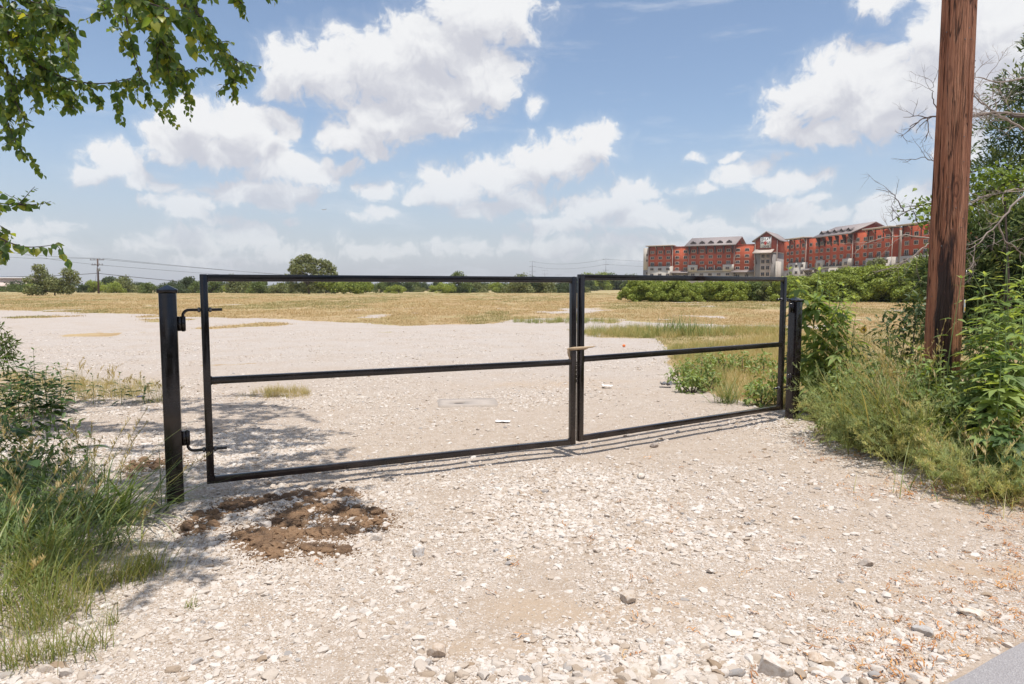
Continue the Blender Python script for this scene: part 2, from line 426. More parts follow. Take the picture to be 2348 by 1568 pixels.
def make_ground():
    rows = np.concatenate([np.arange(-9, 1.6, 0.6), np.geomspace(1.7, 300, 470), np.geomspace(310, 1450, 14)])
    s = np.linspace(-1, 1, 561); s = np.sign(s) * (0.62 * np.abs(s) + 0.38 * np.abs(s) ** 3)
    Y = np.repeat(rows[:, None], len(s), 1)
    X = s[None] * (1.45 * np.maximum(Y, 0) + 9.0)
    g = gravel_mask(X.ravel(), Y.ravel())
    Z = gz(X, Y)
    V = np.stack([X, Y, Z], -1).reshape(-1, 3)
    nr, nc = X.shape
    i = np.arange(nr - 1)[:, None] * nc + np.arange(nc - 1)[None]
    q = np.stack([i, i + 1, i + nc + 1, i + nc], -1).reshape(-1, 4)
    m, t = newmat("ground_gravel_and_dry_grass")
    tc = nd(t, 'ShaderNodeTexCoord').outputs['Object']
    ga = nd(t, 'ShaderNodeAttribute', attribute_name='gravel').outputs['Fac']
    # gravel
    n1 = noise(t, tc, 0.9, 6.0, 0.6); n2 = noise(t, tc, 7.0, 5.0, 0.6); n3 = noise(t, tc, 90.0, 4.0, 0.65)
    v1 = nd(t, 'ShaderNodeTexVoronoi', {'Vector': tc, 'Scale': 75.0, 'Randomness': 1.0})
    v2 = nd(t, 'ShaderNodeTexVoronoi', {'Vector': tc, 'Scale': 24.0, 'Randomness': 1.0})
    base = mixc(t, smooth(t, n1, 0.40, 0.66), rgb(0.50, 0.455, 0.42), rgb(0.455, 0.385, 0.325))
    c1 = nd(t, 'ShaderNodeSeparateColor', {0: v1.outputs['Color']}).outputs[0]
    c2 = nd(t, 'ShaderNodeSeparateColor', {0: v2.outputs['Color']}).outputs[0]
    st = ramp(t, c1, [(0.0, (0.34, 0.26, 0.195)), (0.2, (0.48, 0.41, 0.355)), (0.6, (0.58, 0.515, 0.46)), (0.86, (0.46, 0.36, 0.27)), (1.0, (0.34, 0.32, 0.32))])
    base = mixc(t, 0.5, base, st)
    base = mixc(t, smooth(t, c2, 0.80, 0.92, 0.0, 0.35), base, rgb(0.62, 0.57, 0.53))
    sk = noise(t, nd(t, 'ShaderNodeMapping', {'Vector': tc, 'Scale': (1.0, 0.6, 1.0)}).outputs[0], 3.4, 5.0, 0.72)
    base = mixc(t, smooth(t, sk, 0.66, 0.74, 0.0, 0.55), base, rgb(0.33, 0.22, 0.14))
    dark = smooth(t, n3, 0.32, 0.48, 0.5, 0.0)
    base = mixc(t, dark, base, rgb(0.25, 0.20, 0.165))
    base = mixc(t, smooth(t, n2, 0.55, 0.8, 0.0, 0.35), base, rgb(0.46, 0.34, 0.235))
    base = mixc(t, 1.0, base, rgb(0.90, 0.90, 0.90), 'MULTIPLY')
    # between the loose stones lies tan crushed fines
    gy = nd(t, 'ShaderNodeSeparateXYZ', {0: tc}).outputs[1]
    fines = mixc(t, smooth(t, n2, 0.35, 0.65), rgb(0.44, 0.355, 0.28), rgb(0.37, 0.285, 0.21))
    fines = mixc(t, smooth(t, c1, 0.55, 0.8, 0.0, 0.5), fines, rgb(0.53, 0.46, 0.395))
    base = mixc(t, smooth(t, gy, 16.0, 5.0, 0.0, 0.85), base, fines)
    sand = nd(t, 'ShaderNodeAttribute', attribute_name='sand').outputs['Fac']
    base = mixc(t, math_(t, 'MULTIPLY', sand, smooth(t, n2, 0.2, 0.6, 0.45, 0.9)), base, rgb(0.44, 0.34, 0.25))
    so = nd(t, 'ShaderNodeAttribute', attribute_name='soil').outputs['Fac']
    base = mixc(t, math_(t, 'MULTIPLY', so, 0.9), base, mixc(t, smooth(t, n2, 0.4, 0.6), rgb(0.20, 0.12, 0.066), rgb(0.10, 0.06, 0.036)))
    spk = noise(t, tc, 17.0, 5.0, 0.7)
    base = mixc(t, smooth(t, spk, 0.40, 0.30, 0.0, 0.55), base, rgb(0.27, 0.21, 0.165))
    base = mixc(t, smooth(t, spk, 0.58, 0.68, 0.0, 0.45), base, rgb(0.60, 0.555, 0.51))
    # dry field
    mp = nd(t, 'ShaderNodeMapping', {'Vector': tc, 'Scale': (0.55, 0.22, 1.0)}).outputs[0]
    f1 = noise(t, mp, 0.5, 6.0, 0.6); f2 = noise(t, mp, 2.6, 6.0, 0.65); f3 = noise(t, tc, 5.0, 6.0, 0.7)
    fld = mixc(t, smooth(t, f2, 0.35, 0.65), rgb(0.42, 0.305, 0.17), rgb(0.30, 0.195, 0.10))
    fld = mixc(t, smooth(t, f1, 0.46, 0.62, 0.0, 0.85), fld, rgb(0.25, 0.23, 0.095))
    fld = mixc(t, smooth(t, f3, 0.3, 0.7, 0.0, 0.55), fld, rgb(0.49, 0.385, 0.225))
    sy = nd(t, 'ShaderNodeSeparateXYZ', {0: tc}).outputs[1]
    fld = mixc(t, smooth(t, sy, 80.0, 160.0, 0.0, 0.45), fld, rgb(0.33, 0.29, 0.14))
    col = mixc(t, smooth(t, math_(t, 'ADD', ga, math_(t, 'MULTIPLY', math_(t, 'SUBTRACT', f3, 0.5), 0.7)), 0.35, 0.65), fld, base)
    hb = math_(t, 'ADD', math_(t, 'MULTIPLY', v1.outputs['Distance'], -0.5), math_(t, 'ADD', math_(t, 'MULTIPLY', v2.outputs['Distance'], -0.6), n3))
    nrm = bump(t, hb, 0.7, 0.014)
    finish(t, nd(t, 'ShaderNodeBsdfPrincipled', {'Base Color': col, 'Roughness': 0.95, 'Specular IOR Level': 0.15, 'Normal': nrm}).outputs[0])
    me = mesh_np('ground', V, [q], m, None, True, {'gravel': g, 'sand': sandy(X.ravel(), Y.ravel()), 'soil': soily(X.ravel(), Y.ravel())})
    return props(obj('ground', me), kind='structure')
ground = make_ground()

# road corner at the lower right
def make_road():
    a = G(2347, 1478)[:2]; b = G(2185, 1568)[:2]
    u = unit(a - b); n = np.array([u[1], -u[0]])
    m, t = newmat("asphalt")
    tc = nd(t, 'ShaderNodeTexCoord').outputs['Object']
    n1 = noise(t, tc, 1.5, 5.0); v = nd(t, 'ShaderNodeTexVoronoi', {'Vector': tc, 'Scale': 160.0})
    c = nd(t, 'ShaderNodeSeparateColor', {0: v.outputs['Color']}).outputs[0]
    col = ramp(t, c, [(0.0, (0.38, 0.35, 0.345)), (0.5, (0.42, 0.39, 0.385)), (0.9, (0.45, 0.42, 0.415)), (1.0, (0.52, 0.5, 0.48))])
    col = mixc(t, smooth(t, n1, 0.3, 0.7, 0.0, 0.4), col, rgb(0.48, 0.44, 0.425))
    nr = bump(t, v.outputs['Distance'], 0.3, 0.003)
    finish(t, nd(t, 'ShaderNodeBsdfPrincipled', {'Base Color': col, 'Roughness': 0.9, 'Normal': nr}).outputs[0])
    mb = MB(); N = 240
    tt = np.linspace(-14, 14, N)
    wob = (fbm(tt * 2.2, tt * 0, 4, 4) - 0.5) * 0.02
    top = []; edge = []; far = []
    for k in range(N):
        p = b + u * tt[k] + n * wob[k]
        edge.append((*p, -0.06)); top.append((*(p + n * 0.015), 0.034)); far.append((*(p + n * 7), 0.05))
    V = edge + top + far
    q = [(k, k + 1, N + k + 1, N + k) for k in range(N - 1)] + [(N + k, N + k + 1, 2*N + k + 1, 2*N + k) for k in range(N - 1)]
    q = [(x[3], x[2], x[1], x[0]) for x in q]
    mb.add(V, None, q)
    props(mb.build('road', m), kind='structure')
    return b, u, n
ROAD_B, ROAD_U, ROAD_N = make_road()
def on_road(x, y): return (np.asarray(x) - ROAD_B[0]) * ROAD_N[0] + (np.asarray(y) - ROAD_B[1]) * ROAD_N[1] > -0.03

# ------------------------------------------------------------------ scatter through geometry nodes
def scatter(name, protos, P, rot, scl, tint, idx=None):
    n = len(P)
    me = bpy.data.meshes.new(name)
    me.vertices.add(n); me.vertices.foreach_set('co', np.asarray(P, np.float32).ravel())
    a = me.attributes.new('rot', 'FLOAT_VECTOR', 'POINT'); a.data.foreach_set('vector', np.asarray(rot, np.float32).ravel())
    a = me.attributes.new('scl', 'FLOAT_VECTOR', 'POINT'); a.data.foreach_set('vector', np.asarray(scl, np.float32).ravel())
    a = me.attributes.new('tint', 'FLOAT', 'POINT'); a.data.foreach_set('value', np.asarray(tint, np.float32))
    a = me.attributes.new('idx', 'INT', 'POINT'); a.data.foreach_set('value', np.asarray(idx if idx is not None else rng.integers(0, len(protos), n), np.int32))
    c = bpy.data.collections.new(name + '_kinds')
    for k, pm in enumerate(protos):
        c.objects.link(bpy.data.objects.new('%s_kind_%02d' % (name, k), pm))
    ng = bpy.data.node_groups.new(name + '_scatter', 'GeometryNodeTree')
    ng.interface.new_socket("Geometry", in_out='INPUT', socket_type='NodeSocketGeometry')
    ng.interface.new_socket("Geometry", in_out='OUTPUT', socket_type='NodeSocketGeometry')
    gi = ng.nodes.new('NodeGroupInput'); go = ng.nodes.new('NodeGroupOutput')
    ci = ng.nodes.new('GeometryNodeCollectionInfo'); ci.inputs[0].default_value = c
    ci.inputs[1].default_value = True; ci.inputs[2].default_value = True
    def na(nm, ty):
        x = ng.nodes.new('GeometryNodeInputNamedAttribute'); x.data_type = ty; x.inputs[0].default_value = nm; return x.outputs[0]
    er = ng.nodes.new('FunctionNodeEulerToRotation'); ng.links.new(na('rot', 'FLOAT_VECTOR'), er.inputs[0])
    ip = ng.nodes.new('GeometryNodeInstanceOnPoints')
    ng.links.new(gi.outputs[0], ip.inputs['Points']); ng.links.new(ci.outputs[0], ip.inputs['Instance'])
    ip.inputs['Pick Instance'].default_value = True
    ng.links.new(na('idx', 'INT'), ip.inputs['Instance Index'])
    ng.links.new(er.outputs[0], ip.inputs['Rotation']); ng.links.new(na('scl', 'FLOAT_VECTOR'), ip.inputs['Scale'])
    ng.links.new(ip.outputs[0], go.inputs[0])
    o = obj(name, me)
    md = o.modifiers.new('scatter', 'NODES'); md.node_group = ng
    return o

# ------------------------------------------------------------------ stones
def stone_mesh(name, sub, seed, mat, cuts=7, flat=0.62, rough=0.10):
    r = np.random.default_rng(seed)
    bm = bmesh.new(); bmesh.ops.create_icosphere(bm, subdivisions=sub, radius=1.0)
    pl = unit(r.normal(size=(cuts, 3))); dd = r.uniform(0.50, 0.86, cuts)
    for v in bm.verts:
        p = np.array(v.co)
        for k in range(cuts):
            e = np.dot(p, pl[k]) - dd[k]
            if e > 0: p = p - pl[k] * e * 0.97
        n = fbm(p[0] * 2.2 + seed, p[1] * 2.2 + p[2] * 1.7, 3, seed) - 0.5
        p = p * (1 + n * rough * 2)
        p[2] *= flat; p[1] *= 0.82
        v.co = p
    me = bpy.data.meshes.new(name); bm.to_mesh(me); bm.free()
    me.materials.append(mat)
    if sub > 1:
        for p in me.polygons: p.use_smooth = True
        me.set_sharp_from_angle(angle=R(30))
    return me
def stonemat(name, src):
    m, t = newmat(name)
    f = nd(t, 'ShaderNodeAttribute', attribute_name='tint', attribute_type='INSTANCER').outputs['Fac'] if src == 'inst' else nd(t, 'ShaderNodeObjectInfo').outputs['Random']
    c = ramp(t, f, [(0.0, (0.25, 0.175, 0.115)), (0.08, (0.33, 0.25, 0.18)), (0.25, (0.43, 0.355, 0.285)), (0.5, (0.52, 0.455, 0.395)), (0.8, (0.62, 0.575, 0.53)), (0.93, (0.50, 0.43, 0.36)), (0.975, (0.38, 0.355, 0.335)), (1.0, (0.27, 0.25, 0.24))])
    tc = nd(t, 'ShaderNodeTexCoord').outputs['Object']
    n1 = noise(t, tc, 2.2, 5.0, 0.65)
    c = mixc(t, smooth(t, n1, 0.45, 0.75, 0.0, 0.5), c, rgb(0.42, 0.325, 0.24))
    nr = bump(t, noise(t, tc, 5.0, 6.0, 0.7), 0.8, 0.0012 if src == 'inst' else 0.005)
    finish(t, nd(t, 'ShaderNodeBsdfPrincipled', {'Base Color': c, 'Roughness': 0.92, 'Specular IOR Level': 0.2, 'Normal': nr}).outputs[0])
    return m
SM_I = stonemat('limestone_gravel', 'inst'); SM_O = stonemat('limestone', 'obj')
def dist_px(x, y): return 683.0 / np.maximum(y, 0.5)      # pixels per metre of the finished picture
def make_stones():
    N = 900000
    y = 2.25 * (24 / 2.25) ** (rng.random(N) ** 0.95)
    x = rng.uniform(-1, 1, N) * (0.80 * y + 0.35)
    cl = fbm(x * 1.1, y * 1.1, 4, 31); cl2 = fbm(x * 4, y * 4, 3, 33)
    keep = rng.random(N) < np.clip((cl * 0.75 + cl2 * 0.5 - 0.36) * 3.4, 0.30, 1.0)
    gm = gravel_mask(x, y); keep &= (gm > 0.4) | (rng.random(N) < 0.10)
    keep &= ~on_road(x, y)
    keep &= rng.random(N) > sandy(x, y) * 0.75
    keep &= rng.random(N) > soily(x, y) * 0.80
    x, y, cl, cl2 = x[keep], y[keep], cl[keep], cl2[keep]
    n = len(x)
    r = 0.0038 * (1 - rng.random(n)) ** (-0.36)
    big = fbm(x * 0.7 + 9, y * 0.7, 3, 41)
    r *= 0.85 + 1.0 * np.clip((big - 0.42) * 4, 0, 1)
    # coarse rubble by the road, round the left post, below the right leaf
    r *= 1 + 0.9 * np.exp(-((x + 1.6) ** 2 / 1.2 + (y - 4.5) ** 2 / 0.8)) + 0.45 * np.exp(-((x - 1.0) ** 2 / 0.8 + (y - 2.55) ** 2 / 0.12)) + 0.7 * np.exp(-((x - 2.9) ** 2 / 0.5 + (y - 7.6) ** 2 / 0.5)) + 0.45 * np.exp(-((x + 3.2) ** 2 / 2.0 + (y - 6.5) ** 2 / 2.0))
    r = np.minimum(r, 0.033)
    px = r * dist_px(x, y)
    k = (px > 0.6) | (rng.random(n) < px / 0.6 * 0.8)
    x, y, r = x[k], y[k], r[k]; n = len(x)
    z = gz(x, y) + r * rng.uniform(-0.22, 0.14, n)
    rot = np.stack([rng.normal(0, 0.2, n), rng.normal(0, 0.2, n), rng.uniform(0, 2 * PI, n)], -1)
    scl = np.stack([r * rng.uniform(0.85, 1.4, n), r * rng.uniform(0.8, 1.2, n), r * rng.uniform(0.65, 1.05, n)], -1)
    tint = np.clip(rng.beta(2.4, 1.9, n), 0, 1)
    g = rng.random(n) < 0.02; tint[g] = rng.uniform(0.95, 1.0, g.sum())
    order = np.argsort(-r * dist_px(x, y))
    top = order[:285]; rest = order[285:]
    protos = [stone_mesh('pebble_%d' % i, 1, 100 + i, SM_I) for i in range(10)]
    P = np.stack([x, y, z], -1)
    print('stones', n)
    o = scatter('gravel', protos, P[rest], rot[rest], scl[rest], tint[rest])
    props(o, 'loose pale limestone gravel strewn over the lot and driveway', 'gravel', kind='stuff')
    bigp = [stone_mesh('stone', 3, 300 + i, SM_O, 9, 0.66, 0.12) for i in range(9)]
    for i in top:
        obj('stone', bigp[random.randrange(9)], ground, P[i] + [0, 0, r[i] * 0.1], rot[i], scl[i])
    return bigp
BIGP = make_stones()
# single rocks one can point at
def rock(px, py, size, seed, label, flat=0.7, tall=1.0, rz=0.0, tone=None):
    p = G(px, py)
    col = tone or (0.62, 0.57, 0.51)
    m, t = newmat('rock_face_%d' % seed)
    tc = nd(t, 'ShaderNodeTexCoord').outputs['Object']
    n1 = noise(t, tc, 2.6, 6.0, 0.65)
    c = mixc(t, smooth(t, n1, 0.40, 0.68), rgb(*col), rgb(*[q * f for q, f in zip(col, (0.75, 0.66, 0.57))]))
    nr = bump(t, noise(t, tc, 4.0, 6.0, 0.7), 0.8, 0.007)
    finish(t, nd(t, 'ShaderNodeBsdfPrincipled', {'Base Color': c, 'Roughness': 0.92, 'Normal': nr}).outputs[0])
    me = stone_mesh('rock', 4, seed, m, 10, flat, 0.10)
    o = obj('rock', me, None, (p[0], p[1], gz(p[0], p[1]) + size * flat * 0.35 * tall), (random.uniform(-.2, .2), random.uniform(-.2, .2), rz), (size, size, size * tall))
    props(o, label, 'rock', 'larger loose rocks on the driveway')
rock(957, 1270, 0.055, 501, 'angular white rock alone on the gravel below the brown dirt', 0.8, 1.15, 0.9, (0.66, 0.63, 0.60))
rock(1002, 1500, 0.043, 502, 'tan rounded rock with a dark shaded foot near the bottom edge', 0.8, 1.1, 0.2, (0.55, 0.46, 0.38))
rock(1437, 1378, 0.047, 503, 'grey-tan rock right of centre with a dark underside', 0.75, 1.1, 0.4, (0.52, 0.45, 0.38))
rock(1770, 1540, 0.085, 504, 'largest pale boulder at the bottom edge left of the road', 0.7, 1.0, 0.1, (0.58, 0.53, 0.48))
rock(1470, 1545, 0.055, 505, 'flat pale rock at the bottom edge beside the largest boulder', 0.6, 0.9, 2.1, (0.60, 0.54, 0.47))
rock(1530, 1525, 0.050, 506, 'white wedge rock leaning near the bottom edge right of centre', 0.75, 1.1, 0.7, (0.66, 0.62, 0.57))
rock(1870, 1515, 0.050, 507, 'warm tan flat rock just behind the largest boulder', 0.6, 0.9, 1.4, (0.60, 0.49, 0.39))
rock(2115, 1455, 0.050, 508, 'blue-grey rock lying next to the road corner', 0.65, 0.9, 2.2, (0.47, 0.45, 0.43))
rock(2235, 1412, 0.075, 509, 'long flat cream rock near the right edge above the road', 0.40, 0.8, 0.1, (0.62, 0.57, 0.50))
rock(1468, 1097, 0.045, 510, 'pale rock standing alone in front of the right gate leaf', 0.7, 1.0, 0.5, (0.64, 0.59, 0.53))
rock(1985, 1292, 0.045, 511, 'small grey-brown rock pair in the middle of the right wheel track', 0.7, 0.9, 0.0, (0.44, 0.38, 0.33))
rock(1500, 1025, 0.045, 512, 'dark stone lying in the striped gate shadow', 0.7, 0.9, 0.0, (0.34, 0.29, 0.26))
rock(1885, 1010, 0.075, 513, 'brown rounded rock at the foot of the wispy bush', 0.75, 1.0, 0.3, (0.47, 0.37, 0.29))
rock(1920, 1000, 0.06, 514, 'pale blunt rock half under the wispy bush', 0.7, 1.0, 1.3, (0.55, 0.47, 0.39))
rock(405, 1047, 0.06, 515, 'cream rock behind the left post in dappled shade', 0.8, 1.0, 0.9, (0.60, 0.50, 0.41))
rock(120, 1052, 0.05, 516, 'cream rock among the grass left of the post', 0.8, 1.0, 2.0, (0.60, 0.52, 0.44))
rock(610, 1213, 0.045, 517, 'round grey rock sitting in the brown dirt', 0.85, 1.0, 0.0, (0.52, 0.47, 0.43))
rock(860, 1236, 0.045, 518, 'pale rock at the right tip of the brown dirt', 0.8, 1.0, 0.6, (0.60, 0.55, 0.50))

# ------------------------------------------------------------------ dug-up dirt by the left post
def make_dirt():
    m, t = newmat('moist_clay')
    tc = nd(t, 'ShaderNodeTexCoord').outputs['Object']
    gpos = nd(t, 'ShaderNodeNewGeometry').outputs['Position']
    n1 = noise(t, gpos, 5.0, 5.0, 0.6); n2 = noise(t, gpos, 60.0, 5.0, 0.65)
    c = mixc(t, smooth(t, n1, 0.42, 0.66), rgb(0.30, 0.178, 0.098), rgb(0.11, 0.064, 0.040))
    c = mixc(t, smooth(t, n2, 0.4, 0.7, 0.0, 0.5), c, rgb(0.25, 0.165, 0.095))
    n3 = noise(t, gpos, 190.0, 4.0, 0.7)
    c = mixc(t, smooth(t, n3, 0.5, 0.7, 0.0, 0.6), c, rgb(0.33, 0.225, 0.13))
    nr = bump(t, math_(t, 'ADD', n2, n3), 1.0, 0.010)
    finish(t, nd(t, 'ShaderNodeBsdfPrincipled', {'Base Color': c, 'Roughness': 0.95, 'Normal': nr}).outputs[0])
    c0 = G(640, 1190)
    root = thing('dirt_heap', 'heap of brown clay clods dug up in front of the left post', 'dirt', (c0[0], c0[1], 0))
    protos = []
    for i in range(6):
        r = np.random.default_rng(700 + i)
        bm = bmesh.new(); bmesh.ops.create_icosphere(bm, subdivisions=3, radius=1.0)
        for v in bm.verts:
            p = np.array(v.co); n = fbm(p[0] * 1.7 + i * 5, p[1] * 1.7 + p[2] * 2.3, 4, i) - 0.5
            n2_ = fbm(p[0] * 6 + i * 5, p[1] * 6 + p[2] * 5.3, 2, i + 3) - 0.5
            p = p * (1 + 0.9 * n + 0.30 * n2_); p[2] *= 0.7; v.co = p
        me = bpy.data.meshes.new('clod'); bm.to_mesh(me); bm.free(); me.materials.append(m)
        protos.append(me)
    spots = []
    lines = DIRT
    for a, b, n in lines:
        for k in range(n):
            tt = random.random()
            px = a[0] + (b[0] - a[0]) * tt + random.gauss(0, 17); py = a[1] + (b[1] - a[1]) * tt + random.gauss(0, 8)
            spots.append((px, py, random.uniform(0.010, 0.040) * (1.25 if random.random() < 0.12 else 1)))
    spots.sort(key=lambda q: -q[2])
    # crumbs pack the gaps
    crumbs = MB()
    ico = stone_mesh('crumb_shape', 1, 900, m, 3, 0.8, 0.3)
    TV = np.array([v.co for v in ico.vertices]); TF = np.array([list(p.vertices) for p in ico.polygons])
    pos, sc = [], []
    for (px, py, s) in spots:
        p = G(px, py); p[2] = gz(p[0], p[1])
        for k in range(60):
            fr = 0.055 if k < 40 else 0.13
            q = p + [random.gauss(0, fr), random.gauss(0, fr * .9), 0]; q[2] = gz(q[0], q[1]) + 0.002
            pos.append(q - np.array([c0[0], c0[1], 0])); sc.append(random.uniform(0.003, 0.012) * (1 if k < 40 else .6))
    M = frames(rng.normal(size=(len(pos), 3)), rng.normal(size=(len(pos), 3)))
    V, Fs, tt = stamp(TV, [TF], np.array(pos), M, np.array(sc), np.full(len(pos), 0.5))
    o = obj('crumbs', mesh_np('crumbs', V, Fs, m), root); o['kind'] = 'stuff'
    for k, (px, py, s) in enumerate(spots[:300]):
        p = G(px, py)
        obj('clod', protos[k % 6], root, (p[0] - c0[0], p[1] - c0[1], gz(p[0], p[1]) + s * 0.12), (random.uniform(-.4, .4), random.uniform(-.4, .4), random.uniform(0, 6)), s)
make_dirt()
# ------------------------------------------------------------------ gate
def paintmat():
    m, t = newmat('black_gloss_paint')
    tc = nd(t, 'ShaderNodeTexCoord').outputs['Object']
    n1 = noise(t, tc, 4.0, 5.0, 0.6); n2 = noise(t, tc, 160.0, 2.0, 0.5); n3 = noise(t, tc, 14.0, 4.0)
    c = mixc(t, smooth(t, n1, 0.4, 0.7), rgb(0.006, 0.0045, 0.0055), rgb(0.014, 0.0095, 0.0095))
    c = mixc(t, smooth(t, n2, 0.77, 0.80, 0.0, 0.6), c, rgb(0.42, 0.37, 0.33))
    dz = nd(t, 'ShaderNodeSeparateXYZ', {0: tc}).outputs[2]
    refl_tint = math_(t, 'MULTIPLY', smooth(t, dz, 1.3, 0.25), smooth(t, n1, 0.35, 0.7, 0.25, 0.75))  # brown reflection of the ground painted in, growing towards the bottom
    c = mixc(t, math_(t, 'MULTIPLY', refl_tint, 0.10), c, rgb(0.36, 0.26, 0.21))
    r = smooth(t, n3, 0.3, 0.75, 0.09, 0.22)
    finish(t, nd(t, 'ShaderNodeBsdfPrincipled', {'Base Color': c, 'Roughness': r, 'Specular IOR Level': 0.5, 'Normal': bump(t, n3, 0.03, 0.02)}).outputs[0])
    return m
BLACK = paintmat()
STEEL = plain('worn_zinc', (0.14, 0.14, 0.15), 0.45, 0.3, 30, 0.6)
TUB = 0.0508
def gate_leaf(hinge, free, z0, label, mid=0.745, hinges=(0.25, 1.25)):
    hinge = np.array(hinge); free = np.array(free)
    d = free - hinge; L = np.linalg.norm(d); a = math.atan2(d[1], d[0])
    o = thing('gate_leaf', label, 'gate', (hinge[0], hinge[1], 0), a, 'two leaves of the black gate')
    h = TUB / 2; Z = 1.5
    bevel_box('stile', (-h, -h, z0), (h, h, z0 + Z), 0.005, BLACK, o)
    bevel_box('stile', (L - h, -h, z0), (L + h, h, z0 + Z), 0.005, BLACK, o)
    bevel_box('top_rail', (h, -h + .0006, z0 + Z - TUB), (L - h, h - .0006, z0 + Z - .0006), 0.005, BLACK, o)
    bevel_box('middle_rail', (h, -h + .0006, z0 + mid - h), (L - h, h - .0006, z0 + mid + h), 0.005, BLACK, o)
    bevel_box('bottom_rail', (h, -h + .0006, z0 + .0006), (L - h, h - .0006, z0 + TUB), 0.005, BLACK, o)
    for xx, sg in ((h, 1), (L - h, -1)):      # weld beads where rails meet stiles
        for zz in (z0 + Z - TUB, z0 + mid - h, z0 + mid + h, z0 + TUB):
            wb = MB(); wb.tube([(xx + sg * .003, -h + .004 + q * (2 * h - .008) / 8, zz + random.uniform(-.0015, .0015)) for q in range(9)], [.0035 + random.uniform(0, .002) for _ in range(9)], 6)
            wb.build('weld_bead', BLACK, o)
    for k, hz in enumerate(hinges):
        s = -1 if k == 1 else 1        # top bolt hooks down, bottom bolt hooks up
        z = z0 + hz
        mb = MB()
        pts = [(0.115, 0, z), (0.0, 0, z), (-0.10, 0, z)]
        for q in range(1, 6):
            b = q / 5 * PI / 2
            pts.append((-0.10 - 0.04 * math.sin(b), 0, z + s * 0.04 * (1 - math.cos(b))))
        pts.append((-0.14, 0, z + s * 0.15))
        mb.tube(pts, 0.0105, 10)
        jb = mb.build('hinge_bolt', BLACK, o, True)
        for xx in (0.036, -0.036):
            nb = MB(); nb.tube([(xx - 0.009, 0, z), (xx + 0.009, 0, z)], 0.019, 6)
            nb.build('nut', STEEL, jb)
    return a, L
A1, L1 = gate_leaf((-2.172, 4.827), (0.540, 6.046), 0.110, 'long left leaf of the black steel gate, hung on the taller post')
A2, L2 = gate_leaf((3.042, 7.671), (0.612, 6.080), 0.132, 'right leaf of the black steel gate, farther away by the weeds')
def gate_post(c, ang, top, label, zs, side):
    o = thing('gate_post', label, 'post', (c[0], c[1], 0), ang, 'black gate posts')
    h = 0.055
    bevel_box('shaft', (-h, -h, -0.3), (h, h, top - 0.012), 0.007, BLACK, o)
    mb = MB(); w = h + 0.009
    mb.box((-w, -w, top - 0.032), (w, w, top - 0.010))
    mb.add([(-w, -w, top - .010), (w, -w, top - .010), (w, w, top - .010), (-w, w, top - .010), (0, 0, top + .024)], [(0,1,4),(1,2,4),(2,3,4),(3,0,4)])
    mb.build('cap', BLACK, o)
    for k, z in enumerate(zs):
        s = -1 if k == 1 else 1
        hb = MB(); x = 0.09
        hb.tube([(x, 0, z + s * 0.045), (x, 0, z + s * 0.145)], 0.0175, 14)
        hb.box((h - 0.001, -0.022, z + s * 0.045 - (0 if s > 0 else 0.10)), (x - 0.012, 0.022, z + s * 0.045 + (0.10 if s > 0 else 0)))
        hb.build('hinge_barrel', BLACK, o)
    # poured concrete collar
    cb = MB(); n = 20
    ring = [(math.cos(2*PI*k/n) * random.uniform(.10, .15), math.sin(2*PI*k/n) * random.uniform(.10, .15), -0.02 + random.uniform(-.006, .006)) for k in range(n)]
    cb.add([(0, 0, 0.004)] + [(p[0]*.7, p[1]*.7, 0.004 + random.uniform(-.004, .004)) for p in ring] + ring,
           [(0, 1 + k, 1 + (k+1) % n) for k in range(n)], [(1 + k, 1 + n + k, 1 + n + (k+1) % n, 1 + (k+1) % n) for k in range(n)])
    cb.build('concrete_collar', plain('collar_concrete_%d' % int(top * 1000), (0.42, 0.40, 0.39), 0.95, 0.3, 20, bmp=0.5), o)
u1 = np.array([math.cos(A1), math.sin(A1)])
gate_post(np.array([-2.172, 4.827]) - u1 * 0.23, A1, 1.512, 'thick black square post on the left with a pyramid cap', (0.36, 1.36), 1)
u2 = np.array([math.cos(A2), math.sin(A2)])
gate_post(np.array([3.042, 7.671]) - u2 * 0.23, A2, 1.385, 'black square post on the right, standing beside tall weeds', (0.382, 1.382), 1)

# strap and chain that hold the leaves shut
ROPE = plain('old_tan_rope', (0.46, 0.34, 0.22), 0.9, 0.3, 60, bmp=0.4)
def make_tie():
    mb = MB()
    pts = [W(1306, 800, 5.97), W(1316, 799, 5.955), W(1338, 797.5, 5.96), W(1350, 796, 5.97), W(1358, 795, 5.98), W(1365, 793, 5.985)]
    mb.tube(pts, [0.013, 0.014, 0.013, 0.008, 0.007, 0.003], 8)
    k = [W(1306, 800, 5.97), W(1302, 801, 6.01), W(1303, 803, 6.06), W(1308, 803, 6.085), W(1325, 801, 6.105), W(1341, 799, 6.125), W(1344, 798, 6.07), W(1340, 797, 6.0)]
    mb.tube(k, 0.011, 8)
    mb.tube([W(1304, 801, 5.985), W(1303, 807, 5.98), W(1304, 815, 5.985), W(1307, 824, 5.99)], [0.012, 0.012, 0.009, 0.004], 8)
    props(mb.build('rope_tie', ROPE, None, True), 'tan frayed rope wound round both gate leaves where they meet', 'rope')
    root = thing('chain', 'short dark chain hanging in the gap between the gate leaves', 'chain', tuple(W(1322.5, 880, 6.06)))
    b0 = W(1322.5, 880, 6.06)
    for i in range(11):
        cpt = W(1322.5, 828 + i * 5, 6.06) - b0
        lk = MB(); aa = np.linspace(0, 2 * PI, 15)
        flat = i % 2
        pts = [(cpt[0] + (0.008 * math.cos(x) if flat else 0.0), cpt[1] + (0 if flat else 0.008 * math.cos(x)), cpt[2] + 0.014 * math.sin(x)) for x in aa]
        lk.tube(pts, 0.003, 6, False)
        lk.build('link', BLACK, root, True)
